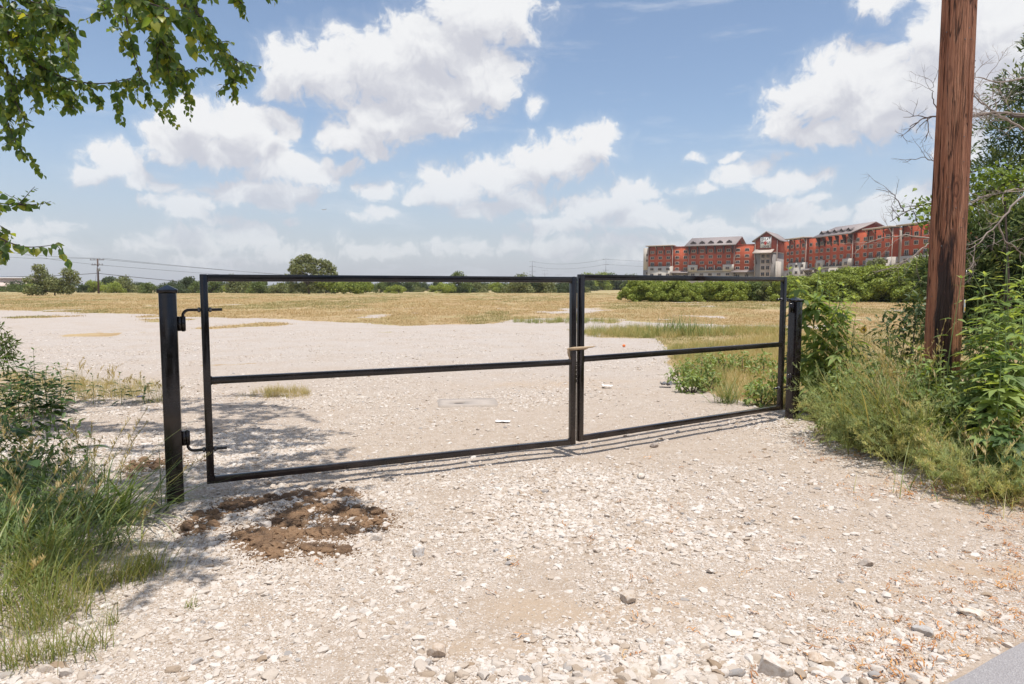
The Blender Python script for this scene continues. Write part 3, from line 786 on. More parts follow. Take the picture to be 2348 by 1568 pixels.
make_tie()

# ------------------------------------------------------------------ things lying on the lot
def slab():
    c = G(1072, 925)
    o = thing('utility_slab', 'flat concrete slab with a dark round hole behind the gate', 'slab', (c[0], c[1], 0), 0.12)
    cm = plain('slab_concrete', (0.40, 0.345, 0.30), 0.95, 0.18, 6, bmp=0.4)
    n = 48; r1 = 0.085
    top, ho, bot, hb = [], [], [], []
    for k in range(n):
        a = 2 * PI * k / n; ca, sa = math.cos(a), math.sin(a)
        m = max(abs(ca) / 0.38, abs(sa) / 0.27); rr = 1 / m * (1 + random.uniform(-.03, .03))
        top.append((ca * rr, sa * rr, 0.022)); bot.append((ca * rr * 1.02, sa * rr * 1.02, -0.03))
        ho.append((-0.12 + ca * r1, -0.05 + sa * r1, 0.022)); hb.append((-0.12 + ca * r1, -0.05 + sa * r1, -0.02))
    q = []
    for k in range(n):
        j = (k + 1) % n
        q += [(n + k, k, j, n + j), (k, 2*n + k, 2*n + j, j), (3*n + k, n + k, n + j, 3*n + j)]
    mb = MB(); mb.add(top + ho + bot + hb, None, q); mb.build('slab', cm, o)
    hbm = MB(); hbm.add([(-0.12, -0.05, 0.006)] + [(p[0], p[1], 0.006) for p in ho], [(0, 1 + k, 1 + (k+1) % n) for k in range(n)])
    hbm.build('hole_disc', plain('rusted_iron_lid', (0.10, 0.085, 0.075), 0.8, 0.4, 30), o)  # dark disc filling the round hole
slab()
def crumpled(name, px, py, sx, sy, sz, col, label, cat, seed, rough=0.8):
    """a crumpled sheet lying on the ground"""
    r = np.random.default_rng(seed); n = 14
    c = G(px, py); u = np.linspace(-1, 1, n)
    X, Y = np.meshgrid(u, u)
    rr = np.sqrt(X**2 + Y**2) + 1e-6; lim = 1 - 0.25 * fbm(np.arctan2(Y, X) * 1.3 + seed, rr * 0, 3, seed)
    X2 = X * sx * lim; Y2 = Y * sy * lim
    Z = fbm(X * 2 + seed, Y * 2, 3, seed) * sz + 0.008
    V = np.stack([X2, Y2, Z], -1).reshape(-1, 3)
    i = np.arange(n - 1)[:, None] * n + np.arange(n - 1)[None]
    q = np.stack([i, i + 1, i + n + 1, i + n], -1).reshape(-1, 4)
    me = mesh_np(name, V, [q], plain(name + '_%d' % seed, col, rough, 0.1, 20), None, True)
    o = obj(name, me, None, (c[0], c[1], gz(c[0], c[1])), (0, 0, r.uniform(-.3, .3)))
    md = o.modifiers.new('thick', 'SOLIDIFY'); md.thickness = 0.003
    props(o, label, cat)
crumpled('paper_scrap', 1153, 968, 0.095, 0.045, 0.02, (0.82, 0.80, 0.79), 'white scrap of paper lying inside the left gate leaf', 'litter', 3)
crumpled('paper_scrap', 1391, 890, 0.09, 0.05, 0.06, (0.80, 0.78, 0.75), 'small curled white scrap behind the right gate leaf', 'litter', 5)
crumpled('dark_rag', 1526, 888, 0.10, 0.07, 0.12, (0.17, 0.17, 0.18), 'dark grey crumpled rag at the edge of the weeds', 'litter', 8)
crumpled('cloth_scrap', 322, 912, 0.05, 0.03, 0.03, (0.02, 0.05, 0.28), 'tiny blue scrap in the shade left of the post', 'litter', 9)
def ball():
    c = G(1430, 796)
    bm = bmesh.new(); bmesh.ops.create_icosphere(bm, subdivisions=3, radius=0.04)
    for v in bm.verts:
        v.co.z *= 0.85; v.co *= 1 + 0.12 * (fbm(v.co.x * 30, v.co.y * 30 + v.co.z * 20, 2, 1) - 0.5)
    me = bpy.data.meshes.new('orange_peel'); bm.to_mesh(me); bm.free(); me.materials.append(plain('orange_plastic', (0.75, 0.17, 0.03), 0.6, 0.15))
    for p in me.polygons: p.use_smooth = True
    props(obj('orange_scrap', me, None, (c[0], c[1], 0.04)), 'small round orange scrap on the gravel behind the right leaf', 'litter')
ball()

# ------------------------------------------------------------------ wooden pole
def make_pole():
    c = (4.17, 6.60)
    o = thing('utility_pole', 'thick reddish-brown wooden pole with tar streaks rising beyond the top edge', 'pole', (c[0], c[1], 0))
    m, t = newmat('creosoted_wood')
    tc = nd(t, 'ShaderNodeTexCoord').outputs['Object']
    mp = nd(t, 'ShaderNodeMapping', {'Vector': tc, 'Scale': (9.0, 9.0, 0.55)}).outputs[0]
    mp2 = nd(t, 'ShaderNodeMapping', {'Vector': tc, 'Scale': (34.0, 34.0, 4.2)}).outputs[0]
    g1 = noise(t, mp, 1.0, 6.0, 0.6); g2 = noise(t, mp2, 1.0, 5.0, 0.65)
    w = nd(t, 'ShaderNodeTexWave', {'Vector': nd(t, 'ShaderNodeMapping', {'Vector': tc, 'Scale': (7.0, 7.0, 0.8)}).outputs[0], 'Scale': 2.4, 'Distortion': 7.0, 'Detail': 3.0, 'Detail Scale': 0.8}, wave_type='BANDS', bands_direction='X').outputs['Fac']
    col = mixc(t, smooth(t, g1, 0.33, 0.68), rgb(0.39, 0.155, 0.082), rgb(0.54, 0.25, 0.142))
    col = mixc(t, smooth(t, w, 0.25, 0.7, 0.0, 0.28), col, rgb(0.19, 0.062, 0.032))
    col = mixc(t, smooth(t, g2, 0.55, 0.72, 0.0, 0.5), col, rgb(0.60, 0.35, 0.22))
    col = mixc(t, smooth(t, g2, 0.44, 0.26, 0.0, 0.55), col, rgb(0.10, 0.036, 0.024))
    # tar: runs down the camera-left side, heavy near the foot
    s = nd(t, 'ShaderNodeSeparateXYZ', {0: tc})
    tn = noise(t, nd(t, 'ShaderNodeMapping', {'Vector': tc, 'Scale': (13.0, 13.0, 2.2)}).outputs[0], 1.0, 6.0, 0.68)
    ang = math_(t, 'ARCTAN2', s.outputs[0], math_(t, 'MULTIPLY', s.outputs[1], -1.0))
    strip = smooth(t, math_(t, 'ABSOLUTE', math_(t, 'ADD', ang, math_(t, 'ADD', 0.2, math_(t, 'MULTIPLY', g1, 0.7)))), 0.95, 0.05)
    low = smooth(t, s.outputs[2], 3.2, 0.4)
    tv = math_(t, 'ADD', math_(t, 'MULTIPLY', strip, math_(t, 'ADD', 0.28, math_(t, 'MULTIPLY', low, 0.30))), math_(t, 'ADD', math_(t, 'MULTIPLY', low, 0.16), math_(t, 'MULTIPLY', tn, 0.85)))
    tar = smooth(t, tv, 0.74, 0.92)
    col = mixc(t, math_(t, 'MULTIPLY', tar, 0.93), col, rgb(0.014, 0.011, 0.012))
    rg = nd(t, 'ShaderNodeMapRange', {0: tar, 1: 0.0, 2: 1.0, 3: 0.78, 4: 0.38}).outputs[0]
    kv = nd(t, 'ShaderNodeTexVoronoi', {'Vector': nd(t, 'ShaderNodeMapping', {'Vector': tc, 'Scale': (5.0, 5.0, 1.5)}).outputs[0], 'Scale': 1.0}).outputs['Distance']
    rings = math_(t, 'SINE', math_(t, 'MULTIPLY', kv, 70.0))
    kn = smooth(t, kv, 0.34, 0.08)
    col = mixc(t, math_(t, 'MULTIPLY', kn, smooth(t, rings, -0.2, 0.8, 0.15, 0.7)), col, rgb(0.085, 0.030, 0.020))
    crk = noise(t, nd(t, 'ShaderNodeMapping', {'Vector': tc, 'Scale': (26.0, 26.0, 0.9)}).outputs[0], 1.0, 3.0, 0.5)
    crack = smooth(t, math_(t, 'ABSOLUTE', math_(t, 'SUBTRACT', crk, 0.5)), 0.022, 0.004)
    col = mixc(t, math_(t, 'MULTIPLY', crack, 0.8), col, rgb(0.02, 0.01, 0.008))
    g2 = math_(t, 'SUBTRACT', g2, math_(t, 'MULTIPLY', crack, 0.5))
    nr = bump(t, math_(t, 'ADD', g2, math_(t, 'ADD', math_(t, 'MULTIPLY', w, 0.3), math_(t, 'MULTIPLY', g1, 0.8))), 1.0, 0.035)
    finish(t, nd(t, 'ShaderNodeBsdfPrincipled', {'Base Color': col, 'Roughness': rg, 'Specular IOR Level': 0.3, 'Normal': nr}).outputs[0])
    ns, nz = 96, 420
    zz = np.linspace(-0.3, 9.5, nz); aa = np.arange(ns) * 2 * PI / ns
    A, Z = np.meshgrid(aa, zz)
    rad = 0.158 - 0.0035 * Z
    cx, sy = np.cos(A), np.sin(A)
    g = fbm(cx * 7 + 20, sy * 7 + 20 + Z * 0.35, 4, 61) - 0.5
    ch = np.clip(fbm(cx * 14 + 30, sy * 14 + 30 + Z * 0.9, 3, 63) - 0.60, 0, 1)
    lob = fbm(cx * 1.5 + 5, sy * 1.5 + Z * 0.6, 2, 65) - 0.5
    rad = rad + g * 0.008 - ch * 0.055 + lob * 0.012
    X = cx * rad + 0.006 * np.sin(Z * 0.8); Y = sy * rad
    V = np.stack([X, Y, Z], -1).reshape(-1, 3)
    i = np.arange(nz - 1)[:, None] * ns; k = np.arange(ns)[None]; k2 = (k + 1) % ns
    q = np.stack([i + k, i + k2, i + ns + k2, i + ns + k], -1).reshape(-1, 4)
    shaft = obj('shaft', mesh_np('shaft', V, [q], m, None, True), o)
    for k in range(26):     # staples and nail heads left in the wood
        a_ = random.uniform(-1.3, 1.3); z_ = random.uniform(0.9, 4.6); rr = 0.158 - 0.0035 * z_ + 0.004
        mb = MB(); mb.box((-0.006, -0.004, -0.0015), (0.006, 0.006, 0.0015)) if k % 2 else mb.tube([(0, 0.006, 0), (0, -0.004, 0)], 0.0045, 8)
        mb.build('staple' if k % 2 else 'nail', STEEL, o, loc=(math.sin(a_) * rr, -math.cos(a_) * rr, z_), rot=(0, random.uniform(-.6, .6), a_))
    # tag plates
    p = W(2197, 700, 6.60)
    aang = 0.85
    tg = bevel_box('tag_plate', (-0.032, -0.003, -0.06), (0.032, 0.003, 0.06), 0.001, plain('grey_tag', (0.55, 0.54, 0.53), 0.5), o, loc=(math.sin(aang) * 0.168, -math.cos(aang) * 0.168, 1.34), rot=(0, 0, aang))
    bevel_box('yellow_patch', (-0.024, -0.0052, -0.05), (0.018, -0.0032, -0.012), 0.0006, plain('yellow_tag', (0.80, 0.50, 0.04), 0.5), tg)
    bevel_box('yellow_patch', (-0.018, -0.0052, 0.03), (0.027, -0.0032, 0.055), 0.0006, plain('pale_yellow_tag', (0.75, 0.58, 0.20), 0.5), tg)
    mb = MB(); mb.tube([(0, 0.002, 0), (0, -0.004, 0)], 0.021, 18)
    mb.build('disc_tag', plain('aluminium_disc', (0.6, 0.6, 0.62), 0.35, 0.1, metal=0.8), o, loc=(math.sin(1.0) * 0.166, -math.cos(1.0) * 0.166, 1.66), rot=(0, 0, 1.0))
make_pole()

# ------------------------------------------------------------------ hotel
def brickmat(name, col):
    m, t = newmat(name)
    tc = nd(t, 'ShaderNodeTexCoord').outputs['Object']
    n1 = noise(t, tc, 0.25, 5.0, 0.6); n2 = noise(t, nd(t, 'ShaderNodeMapping', {'Vector': tc, 'Scale': (1, 1, 6)}).outputs[0], 0.5, 4.0)
    c = mixc(t, smooth(t, n1, 0.35, 0.65), rgb(*col), rgb(*[x * 0.86 for x in col]))
    c = mixc(t, smooth(t, n2, 0.5, 0.75, 0, 0.25), c, rgb(*[x * 1.25 for x in col]))
    finish(t, nd(t, 'ShaderNodeBsdfPrincipled', {'Base Color': c, 'Roughness': 0.95, 'Specular IOR Level': 0.1}).outputs[0])
    return m
BRICK = brickmat('red_brick', (0.43, 0.098, 0.054)); BRICK2 = brickmat('orange_brick', (0.50, 0.118, 0.060))
CREAM = plain('cream_stucco', (0.52, 0.475, 0.42), 0.95, 0.06, 0.3, spec=0.1); GREYW = plain('grey_stucco', (0.285, 0.265, 0.255), 0.95, 0.06, 0.3, spec=0.1)
ROOFM = plain('taupe_metal_roof', (0.27, 0.225, 0.21), 0.6, 0.1, 0.4); TRIM = plain('beige_trim', (0.50, 0.42, 0.36), 0.9, 0.08, 0.5)
DARKM = plain('dark_timber', (0.075, 0.055, 0.052), 0.85, 0.2, 0.6); GLASS = plain('hotel_glass', (0.035, 0.037, 0.047), 0.12, 0.4, 0.15, spec=0.6)
SHADEM = plain('hotel_curtain_glass', (0.10, 0.09, 0.095), 0.3, 0.4, 0.5)
HO = np.array([80.8, 394.0])
hotel = thing('hotel', 'long red brick hotel with cream base, gabled grey roofs and a signed tower', 'hotel', (HO[0], HO[1], 0))
class Wing:
    def __init__(s, org, u):
        s.o = np.array(org, float) - HO; s.u = unit(np.array(u, float)); s.n = np.array([s.u[1], -s.u[0]])
        s.ang = math.atan2(s.u[1], s.u[0])
    def T(s, a, n, z): q = s.o + s.u * a + s.n * n; return (q[0], q[1], z)
    def hexa(s, mb, a0, a1, n0, n1, z0, z1, top=None):
        V = [s.T(a0,n1,z0), s.T(a1,n1,z0), s.T(a1,n0,z0), s.T(a0,n0,z0), s.T(a0,n1,z1), s.T(a1,n1,z1), s.T(a1,n0,z1), s.T(a0,n0,z1)]
        mb.add(V, None, [(0,3,2,1),(4,5,6,7),(0,1,5,4),(1,2,6,5),(2,3,7,6),(3,0,4,7)])
    def part(s, name, mat, a0, a1, n0, n1, z0, z1, parent=None):
        mb = MB(); s.hexa(mb, a0, a1, n0, n1, z0, z1); return mb.build(name, mat, parent or hotel)
    def bar(s, name, mat, p, q, r, parent=None):
        mb = MB(); mb.tube([s.T(*p), s.T(*q)], r, 4); return mb.build(name, mat, parent or hotel)
def win_frame():
    mb = MB(); w, h, t_ = 1.16, 0.86, 0.20
    for (x0, x1, z0, z1) in ((-w, w, h - t_, h), (-w - .06, w + .06, -h, -h + t_), (-w, -w + t_, -h + t_, h - t_), (w - t_, w, -h + t_, h - t_)):
        mb.box((x0, -0.10, z0), (x1, 0.02, z1))
    return mb.data('window', TRIM)
def win_pane():
    mb = MB(); mb.box((-1.0, -0.01, -0.70), (1.0, 0.04, 0.70)); return mb.data('pane', GLASS)
def win_pane2():
    mb = MB(); mb.box((-1.0, -0.01, -0.70), (1.0, 0.04, 0.70)); return mb.data('pane', SHADEM)
def mullion_mesh():
    mb = MB(); mb.box((-0.05, -0.04, -0.68), (0.05, 0.0, 0.68)); return mb.data('mullion', TRIM)
WF, WP, WP2, WM = win_frame(), win_pane(), win_pane2(), mullion_mesh()
def window(wg, a, n, z, tall=1.0, wide=1.0):
    f = obj('window', WF, hotel, wg.T(a, n + 0.0, z), (0, 0, wg.ang), (wide, 1, tall))
    obj('pane', WP if random.random() < 0.6 else WP2, f)
    obj('mullion', WM, f)
def railing(wg, a, n, z, w=1.35):
    mb = MB()
    wg.hexa(mb, a - w, a + w, n + .02, n + .5, z - 0.04, z + .06)
    for k in range(9):
        x = a - w + 2 * w * k / 8
        wg.hexa(mb, x - .03, x + .03, n + .42, n + .48, z + .06, z + 1.0)
    wg.hexa(mb, a - w, a + w, n + .41, n + .49, z + 1.0, z + 1.09)
    mb.build('balcony_railing', DARKM, hotel)
ROWS = [21.2, 18.0, 14.8, 11.6, 8.4]
def canopy_block(w, a0, a1, cols, off=0.9):
    w.part('brick_wall', BRICK, a0, a1, -17, off, 13.2, 24.2)
    w.part('cream_base', CREAM, a0 - .15, a1 + .15, -17, off + .4, -1, 13.2)
    rf = w.part('flat_canopy', TRIM, a0 - 1.0, a1 + .6, -2, off + 2.0, 24.6, 25.1)
    w.part('parapet', DARKM, a0, a1, -16, off - .3, 24.2, 24.6)
    for x in [a0 + .4] + [(cols[i] + cols[i+1]) / 2 for i in range(len(cols) - 1)] + [a1 - .4]:
        w.bar('bracket', DARKM, (x, off + .15, 19.6), (x, off + .15, 24.6), .24)
        w.bar('bracket', TRIM, (x, off + .2, 22.6), (x, off + 1.7, 24.6), .16)
    for i, x in enumerate(cols):
        window(w, x, off, ROWS[0]); window(w, x, off, ROWS[1])
        window(w, x, off, ROWS[2] - .3, 1.3); railing(w, x, off, 13.35)
        window(w, x, off + .4, ROWS[3], 0.9); window(w, x, off + .4, ROWS[4], 0.9)
    w.bar('downpipe', TRIM, (a1 + .1, off + .12, 0), (a1 + .1, off + .12, 24.4), .14)
def plain_block(w, a0, a1, cols, awn=True):
    w.part('brick_wall', BRICK2, a0, a1, -17, 0, 9.8, 23.9)
    w.part('cornice', BRICK, a0, a1, -16.8, 0.18, 23.9, 24.15)
    w.part('cream_base', CREAM, a0, a1, -17, -0.2, -1, 9.8)
    for x in cols:
        for z in ROWS[:4]: window(w, x, 0, z)
        window(w, x, -.2, 7.6)
    if awn:
        mb = MB()
        V = [w.T(a0 - 1, 0.02, 10.6), w.T(a1 + .2, 0.02, 10.6), w.T(a1 + .2, 3.0, 9.5), w.T(a0 - 1, 3.0, 9.5), w.T(a0 - 1, 0.02, 10.3), w.T(a1 + .2, 0.02, 10.3), w.T(a1 + .2, 3.0, 9.2), w.T(a0 - 1, 3.0, 9.2)]
        mb.add(V, None, [(0,3,2,1),(4,5,6,7),(0,1,5,4),(1,2,6,5),(2,3,7,6),(3,0,4,7)])
        mb.build('awning', ROOFM, hotel)
        for x in (a0 + .4, (a0 + a1) / 2, a1 - .6): w.bar('awning_post', DARKM, (x, 2.3, 9.3), (x, 0.0, 7.2), .18)
    w.bar('downpipe', TRIM, (a1 - .2, .14, 0), (a1 - .2, .14, 24), .14)
def gable_block(w, a0, a1, cols, off=0.7):
    w.part('brick_wall', BRICK, a0, a1, -17, off, 10.0, 24.0)
    w.part('cream_base', CREAM, a0, a1, -17, off + .5, -1, 10.0)
    c0, c1 = (cols[0] + cols[1]) / 2, (cols[-2] + cols[-1]) / 2
    w.part('cream_bay', CREAM, a0 - .2, c0 + .2, off - 1, off + 1.2, 10.0, 13.6)
    w.part('cream_bay', CREAM, c1 - .2, a1 + .2, off - 1, off + 1.2, 10.0, 13.6)
    w.part('balcony_parapet', CREAM, c0 + .2, c1 - .2, off + .6, off + 1.15, 10.0, 10.6)
    w.part('balcony_rail', DARKM, c0 + .2, c1 - .2, off + .8, off + .95, 10.6, 11.3)
    for x in (cols[1] + cols[2]) / 2, (cols[2] + cols[3]) / 2: w.part('balcony_screen', TRIM, x - .2, x + .2, off, off + 1.1, 10.0, 13.4)
    for i, x in enumerate(cols):
        for z in ROWS[:3]: window(w, x, off, z)
        if i in (0, len(cols) - 1): window(w, x, off + 1.2, ROWS[3])
        else: window(w, x, off, ROWS[3] - .15, 1.25)
        window(w, x, off + .5, ROWS[4], .9)
    # roof
    e, zr, ze, ov = 2.6, 28.6, 23.7, 1.7
    rb = MB()
    for th in (0,):
        V = [w.T(a0-ov, off+e, ze), w.T(a1+ov, off+e, ze), w.T(a1+ov, -8.5, zr), w.T(a0-ov, -8.5, zr), w.T(a0-ov, -17-e, ze), w.T(a1+ov, -17-e, ze)]
        V += [(p[0], p[1], p[2] + .45) for p in V]
        rb.add(V, None, [(0,3,2,1),(3,4,5,2),(6,7,8,9),(9,8,11,10),(0,1,7,6),(5,4,10,11),(0,6,9,3),(3,9,10,4),(1,2,8,7),(2,5,11,8)])
    roof = rb.build('roof', ROOFM, hotel)
    for aa, sgn in ((a0 + .05, -1), (a1 - .05, 1)):
        gb = MB(); gb.add([w.T(aa, off, 23.9), w.T(aa, -17, 23.9), w.T(aa, -8.5, 28.4), w.T(aa - sgn*.5, off, 23.9), w.T(aa - sgn*.5, -17, 23.9), w.T(aa - sgn*.5, -8.5, 28.4)], [(0,1,2),(5,4,3)], [(0,2,5,3),(1,4,5,2),(0,3,4,1)])
        gb.build('gable_wall', BRICK, hotel)
    n = 5
    for i in range(n):      # triangular roof dormers
        x = a0 + (a1 - a0) * (i + .5) / n; fz = 25.35; fn = off + e - (fz - ze - .45) / (zr - ze) * (off + e + 8.5) + .9
        db = MB(); hw, hh, back = 1.9, 1.45, 3.2
        db.add([w.T(x-hw, fn, fz), w.T(x+hw, fn, fz), w.T(x, fn, fz+hh), w.T(x, fn-back, fz+hh)], [(0,2,3),(1,3,2),(0,3,1)])
        db.build('dormer', ROOFM, roof)
        lb = MB(); lb.add([w.T(x-hw*.86, fn+.02, fz+.06), w.T(x+hw*.86, fn+.02, fz+.06), w.T(x, fn+.02, fz+hh*.88)], [(0,1,2)])
        lb.build('louvre', DARKM, roof)
    for x in [a0 + .4] + [(cols[i] + cols[i+1]) / 2 for i in range(len(cols) - 1)] + [a1 - .5]:
        mb = MB()
        V = []
        for dx in (-.22, .22):
            V += [w.T(x+dx, off+.02, 23.8), w.T(x+dx, off+1.9, 23.8), w.T(x+dx, off+.25, 19.6), w.T(x+dx, off+.02, 19.6)]
        mb.add(V, None, [(0,1,2,3),(7,6,5,4),(0,4,5,1),(1,5,6,2),(2,6,7,3),(3,7,4,0)])
        mb.build('eave_bracket', DARKM, hotel)
    w.bar('downpipe', TRIM, (a1 + .3, off + .15, 0), (a1 + .3, off + .15, 23.6), .15)
def stair_block(w, a0, a1, off, zt=23.9):
    w.part('stair_wall', CREAM, a0, a1, -15, off, 11.2, zt)
    w.part('stair_base', GREYW, a0, a1, -15, off + .1, -1, 11.2)
    for z in (19.9, 16.7, 9.6): window(w, (a0 + a1) / 2 + .4, off + (.1 if z < 11 else 0), z, 0.85, 0.42)
wl = Wing(HO, (0.829, -0.559)); wr = Wing((137.0, 341.0), (0.146, -0.989))
C = lambda a, b, s: [s * k for k in range(a, b + 1)]
stair_block(wl, -6.2, -2.5, -0.8)
canopy_block(wl, -2.4, 12.0, C(0, 2, 4.8))
plain_block(wl, 12.2, 21.3, C(3, 4, 4.8))
gable_block(wl, 21.4, 46.0, C(5, 9, 4.8))
plain_block(wl, 46.2, 60.0, C(10, 12, 4.8))
plain_block(wr, -4.0, 2.3, [0.0], False)
canopy_block(wr, 2.4, 16.9, C(1, 3, 4.85))
plain_block(wr, 17.0, 26.7, C(4, 5, 4.85))
gable_block(wr, 26.8, 50.9, C(6, 10, 4.85))
plain_block(wr, 51.0, 60.6, C(11, 12, 4.85))
canopy_block(wr, 60.7, 75.4, C(13, 15, 4.85))
stair_block(wr, 75.6, 79.4, -1.6, 23.4)
canopy_block(wr, 79.6, 96.0, [82.4, 87.2, 92.0], 0.2)
def tower(w):
    a0, a1, nf, nb = 58.6, 69.3, 6.0, -12
    am = (a0 + a1) / 2
    w.part('tower_wall', GREYW, a0, a1, nb, nf, -1, 19.2)
    w.part('tower_brick', BRICK, a0 + .02, a1 - .02, nb, nf - .02, 19.2, 25.4)
    w.part('trim_band', TRIM, a0 - .1, a1 + .1, nb, nf + .12, 19.0, 19.35)
    g = MB(); g.add([w.T(a0, nf - .05, 25.4), w.T(a1, nf - .05, 25.4), w.T(am, nf - .05, 29.3), w.T(a0, nb, 25.4), w.T(a1, nb, 25.4), w.T(am, nb, 29.3)], [(0,1,2),(5,4,3)], [(0,2,5,3),(1,4,5,2)])
    g.build('gable_wall', BRICK, hotel)
    rb = MB(); ov = 1.7; fo = nf + .7; bo = nb - 6
    V = [w.T(a0-ov, fo, 24.7), w.T(am, fo, 29.6), w.T(a1+ov, fo, 24.7), w.T(a0-ov, bo, 24.7), w.T(am, bo, 29.6), w.T(a1+ov, bo, 24.7)]
    V += [(p[0], p[1], p[2] + .5) for p in V]
    rb.add(V, None, [(0,3,4,1),(1,4,5,2),(6,7,10,9),(7,8,11,10),(0,1,7,6),(1,2,8,7),(3,9,10,4),(4,10,11,5),(0,6,9,3),(2,5,11,8)])
    rb.build('tower_roof', ROOFM, hotel)
    for x in (a0 - .1, a1 + .1): w.bar('downpipe', TRIM, (x, nf + .1, 0), (x, nf + .1, 25.2), .17)
    # entrance strip
    w.part('window_strip', TRIM, am - 2.7, am + 2.4, nf - .5, nf + .25, 0, 18.4)
    for z in (17.4, 14.6, 11.4, 8.1, 4.9):
        for x in (am - 1.35, am + 1.15): window(w, x, nf + .25, z, 1.35, 0.80)
    aw = MB()
    V = [w.T(a0 + .1, nf + .05, 20.9), w.T(a1 - 1.3, nf + .05, 20.9), w.T(a1 - 1.7, nf + 4.2, 19.0), w.T(a0 - .5, nf + 4.2, 19.0)]
    V += [(p[0], p[1], p[2] - .4) for p in V]
    aw.add(V, None, [(0,3,2,1),(4,5,6,7),(0,1,5,4),(1,2,6,5),(2,3,7,6),(3,0,4,7)])
    aw.build('awning', TRIM, hotel)
    for x in (a0 + .7, a1 - 2.2): w.bar('awning_strut', DARKM, (x, nf + 3.4, 19.0), (x, nf + .1, 13.4), .2)
    w.part('stone_buttress', CREAM, a1 - .4, a1 + .55, -2, nf + .5, -1, 14.6)
    # sign
    sg = w.part('sign', plain('sign_white', (0.88, 0.87, 0.84), 0.6, 0.03, 1.0), am - 2.85, am + 2.55, nf + .1, nf + .95, 20.9 + .5, 26.9 + .3)
    b = MB(); z0, z1, x0, x1 = 21.4, 27.2, am - 2.85, am + 2.55
    for (p0, p1, q0, q1) in ((x0, x1, z0, z0 + .16), (x0, x1, z1 - .16, z1), (x0, x0 + .16, z0 + .16, z1 - .16), (x1 - .16, x1, z0 + .16, z1 - .16)):
        w.hexa(b, p0, p1, nf + .95, nf + 1.03, q0, q1)
    b.build('sign_border', DARKM, sg)
    ink = plain('sign_ink', (0.03, 0.03, 0.035), 0.7, 0.1); red = plain('sign_red', (0.55, 0.04, 0.03), 0.6, 0.1)
    def text(s, x, z, size, sx=1.0):
        cu = bpy.data.curves.new('lettering', 'FONT'); cu.body = s; cu.size = size; cu.align_x = 'CENTER'; cu.align_y = 'CENTER'; cu.extrude = 0.04; cu.offset = 0.02
        cu.space_character = 1.08
        tmp = bpy.data.objects.new('lettering_curve', cu); COL.objects.link(tmp)
        me = bpy.data.meshes.new_from_object(tmp.evaluated_get(bpy.context.evaluated_depsgraph_get()))
        bpy.data.objects.remove(tmp)
        me.materials.clear(); me.materials.append(ink)
        o = obj('lettering', me, sg, w.T(x, nf + 1.00, z), (PI / 2, 0, w.ang), (sx, 1.3, 1))
        return o
    xc = am - .15
    text('GREAT', xc, 25.9, 1.55, 0.88)
    text('W', xc - 1.45, 24.05, 1.55, 1.0); text('LF', xc + 1.45, 24.05, 1.55, 0.95)
    text('LODGE', xc, 22.1, 0.92, 1.15)
    pm = MB()
    def disc(x, z, rx, rz, n=16):
        pm.add([w.T(x, nf + 1.06, z)] + [w.T(x + rx * math.cos(2*PI*k/n), nf + 1.06, z + rz * math.sin(2*PI*k/n)) for k in range(n)], [(0, 1 + k, 1 + (k+1) % n) for k in range(n)])
    disc(xc - .05, 23.75, .62, .5); disc(xc - .55, 24.3, .22, .32); disc(xc - .2, 24.6, .22, .34); disc(xc + .2, 24.6, .22, .34); disc(xc + .5, 24.25, .2, .3); disc(xc - .05, 23.35, .42, .35)
    pm.build('paw_emblem', red, sg)
    w.part('sign_rule', ink, xc - 2.0, xc + 2.0, nf + .95, nf + 1.0, 22.78, 22.84, sg)
tower(wl)

# ------------------------------------------------------------------ far things on the skyline
def far_hall():
    p = W(-40, 660, 300); o = thing('long_hall', 'pale low hall with a grey-blue roof at the far left', 'building', (p[0], p[1], 0), 0.12)
    wm = plain('hall_wall', (0.62, 0.55, 0.52), 0.9, 0.05, 0.2); rm = plain('hall_roof', (0.30, 0.335, 0.38), 0.6, 0.06, 0.2); pm = plain('hall_pink', (0.66, 0.53, 0.48), 0.9, 0.05, 0.2)
    mb = MB(); mb.box((-45, -10, -1), (22, 12, 5.2)); mb.build('wall', wm, o)
    mb = MB(); mb.box((-45, -12, 5.2), (22, 12, 5.6)); mb.build('ledge', plain('hall_white', (0.72, 0.68, 0.66), 0.8, 0.03), o)
    mb = MB(); mb.box((-6, -15, -1), (24, -10.1, 3.4)); mb.build('annex', pm, o)
    n = 10; V = []; q = []
    for k in range(n + 1):
        a = k / n; x = -45 + 60 * a; z = 5.6 + 3.4 * (1 - a) ** 0.8
        V += [(x, -11, z), (x, 11, z)]
        if k: q.append((2*k-2, 2*k, 2*k+1, 2*k-1))
    for k in range(n + 1):
        V += [(V[2*k][0], -11, 5.6), (V[2*k][0], 11, 5.6)]
    m0 = 2 * (n + 1)
    for k in range(n): q += [(m0+2*k, m0+2*k+2, 2*k+2, 2*k), (2*k+1, 2*k+3, m0+2*k+3, m0+2*k+1)]
    mb = MB(); mb.add(V, None, q); rf = mb.build('roof', rm, o)
    mb = MB(); mb.box((3, -6, 7.0), (6, -3, 10.2)); mb.build('vent', plain('hall_vent', (0.2, 0.21, 0.23), 0.7), rf)
far_hall()
PW = plain('far_pole_wood', (0.10, 0.065, 0.055), 0.9, 0.2); WIRE = plain('wire', (0.10, 0.10, 0.11), 0.6, 0.1); TSTEEL = plain('far_steel', (0.30, 0.32, 0.36), 0.6, 0.1)
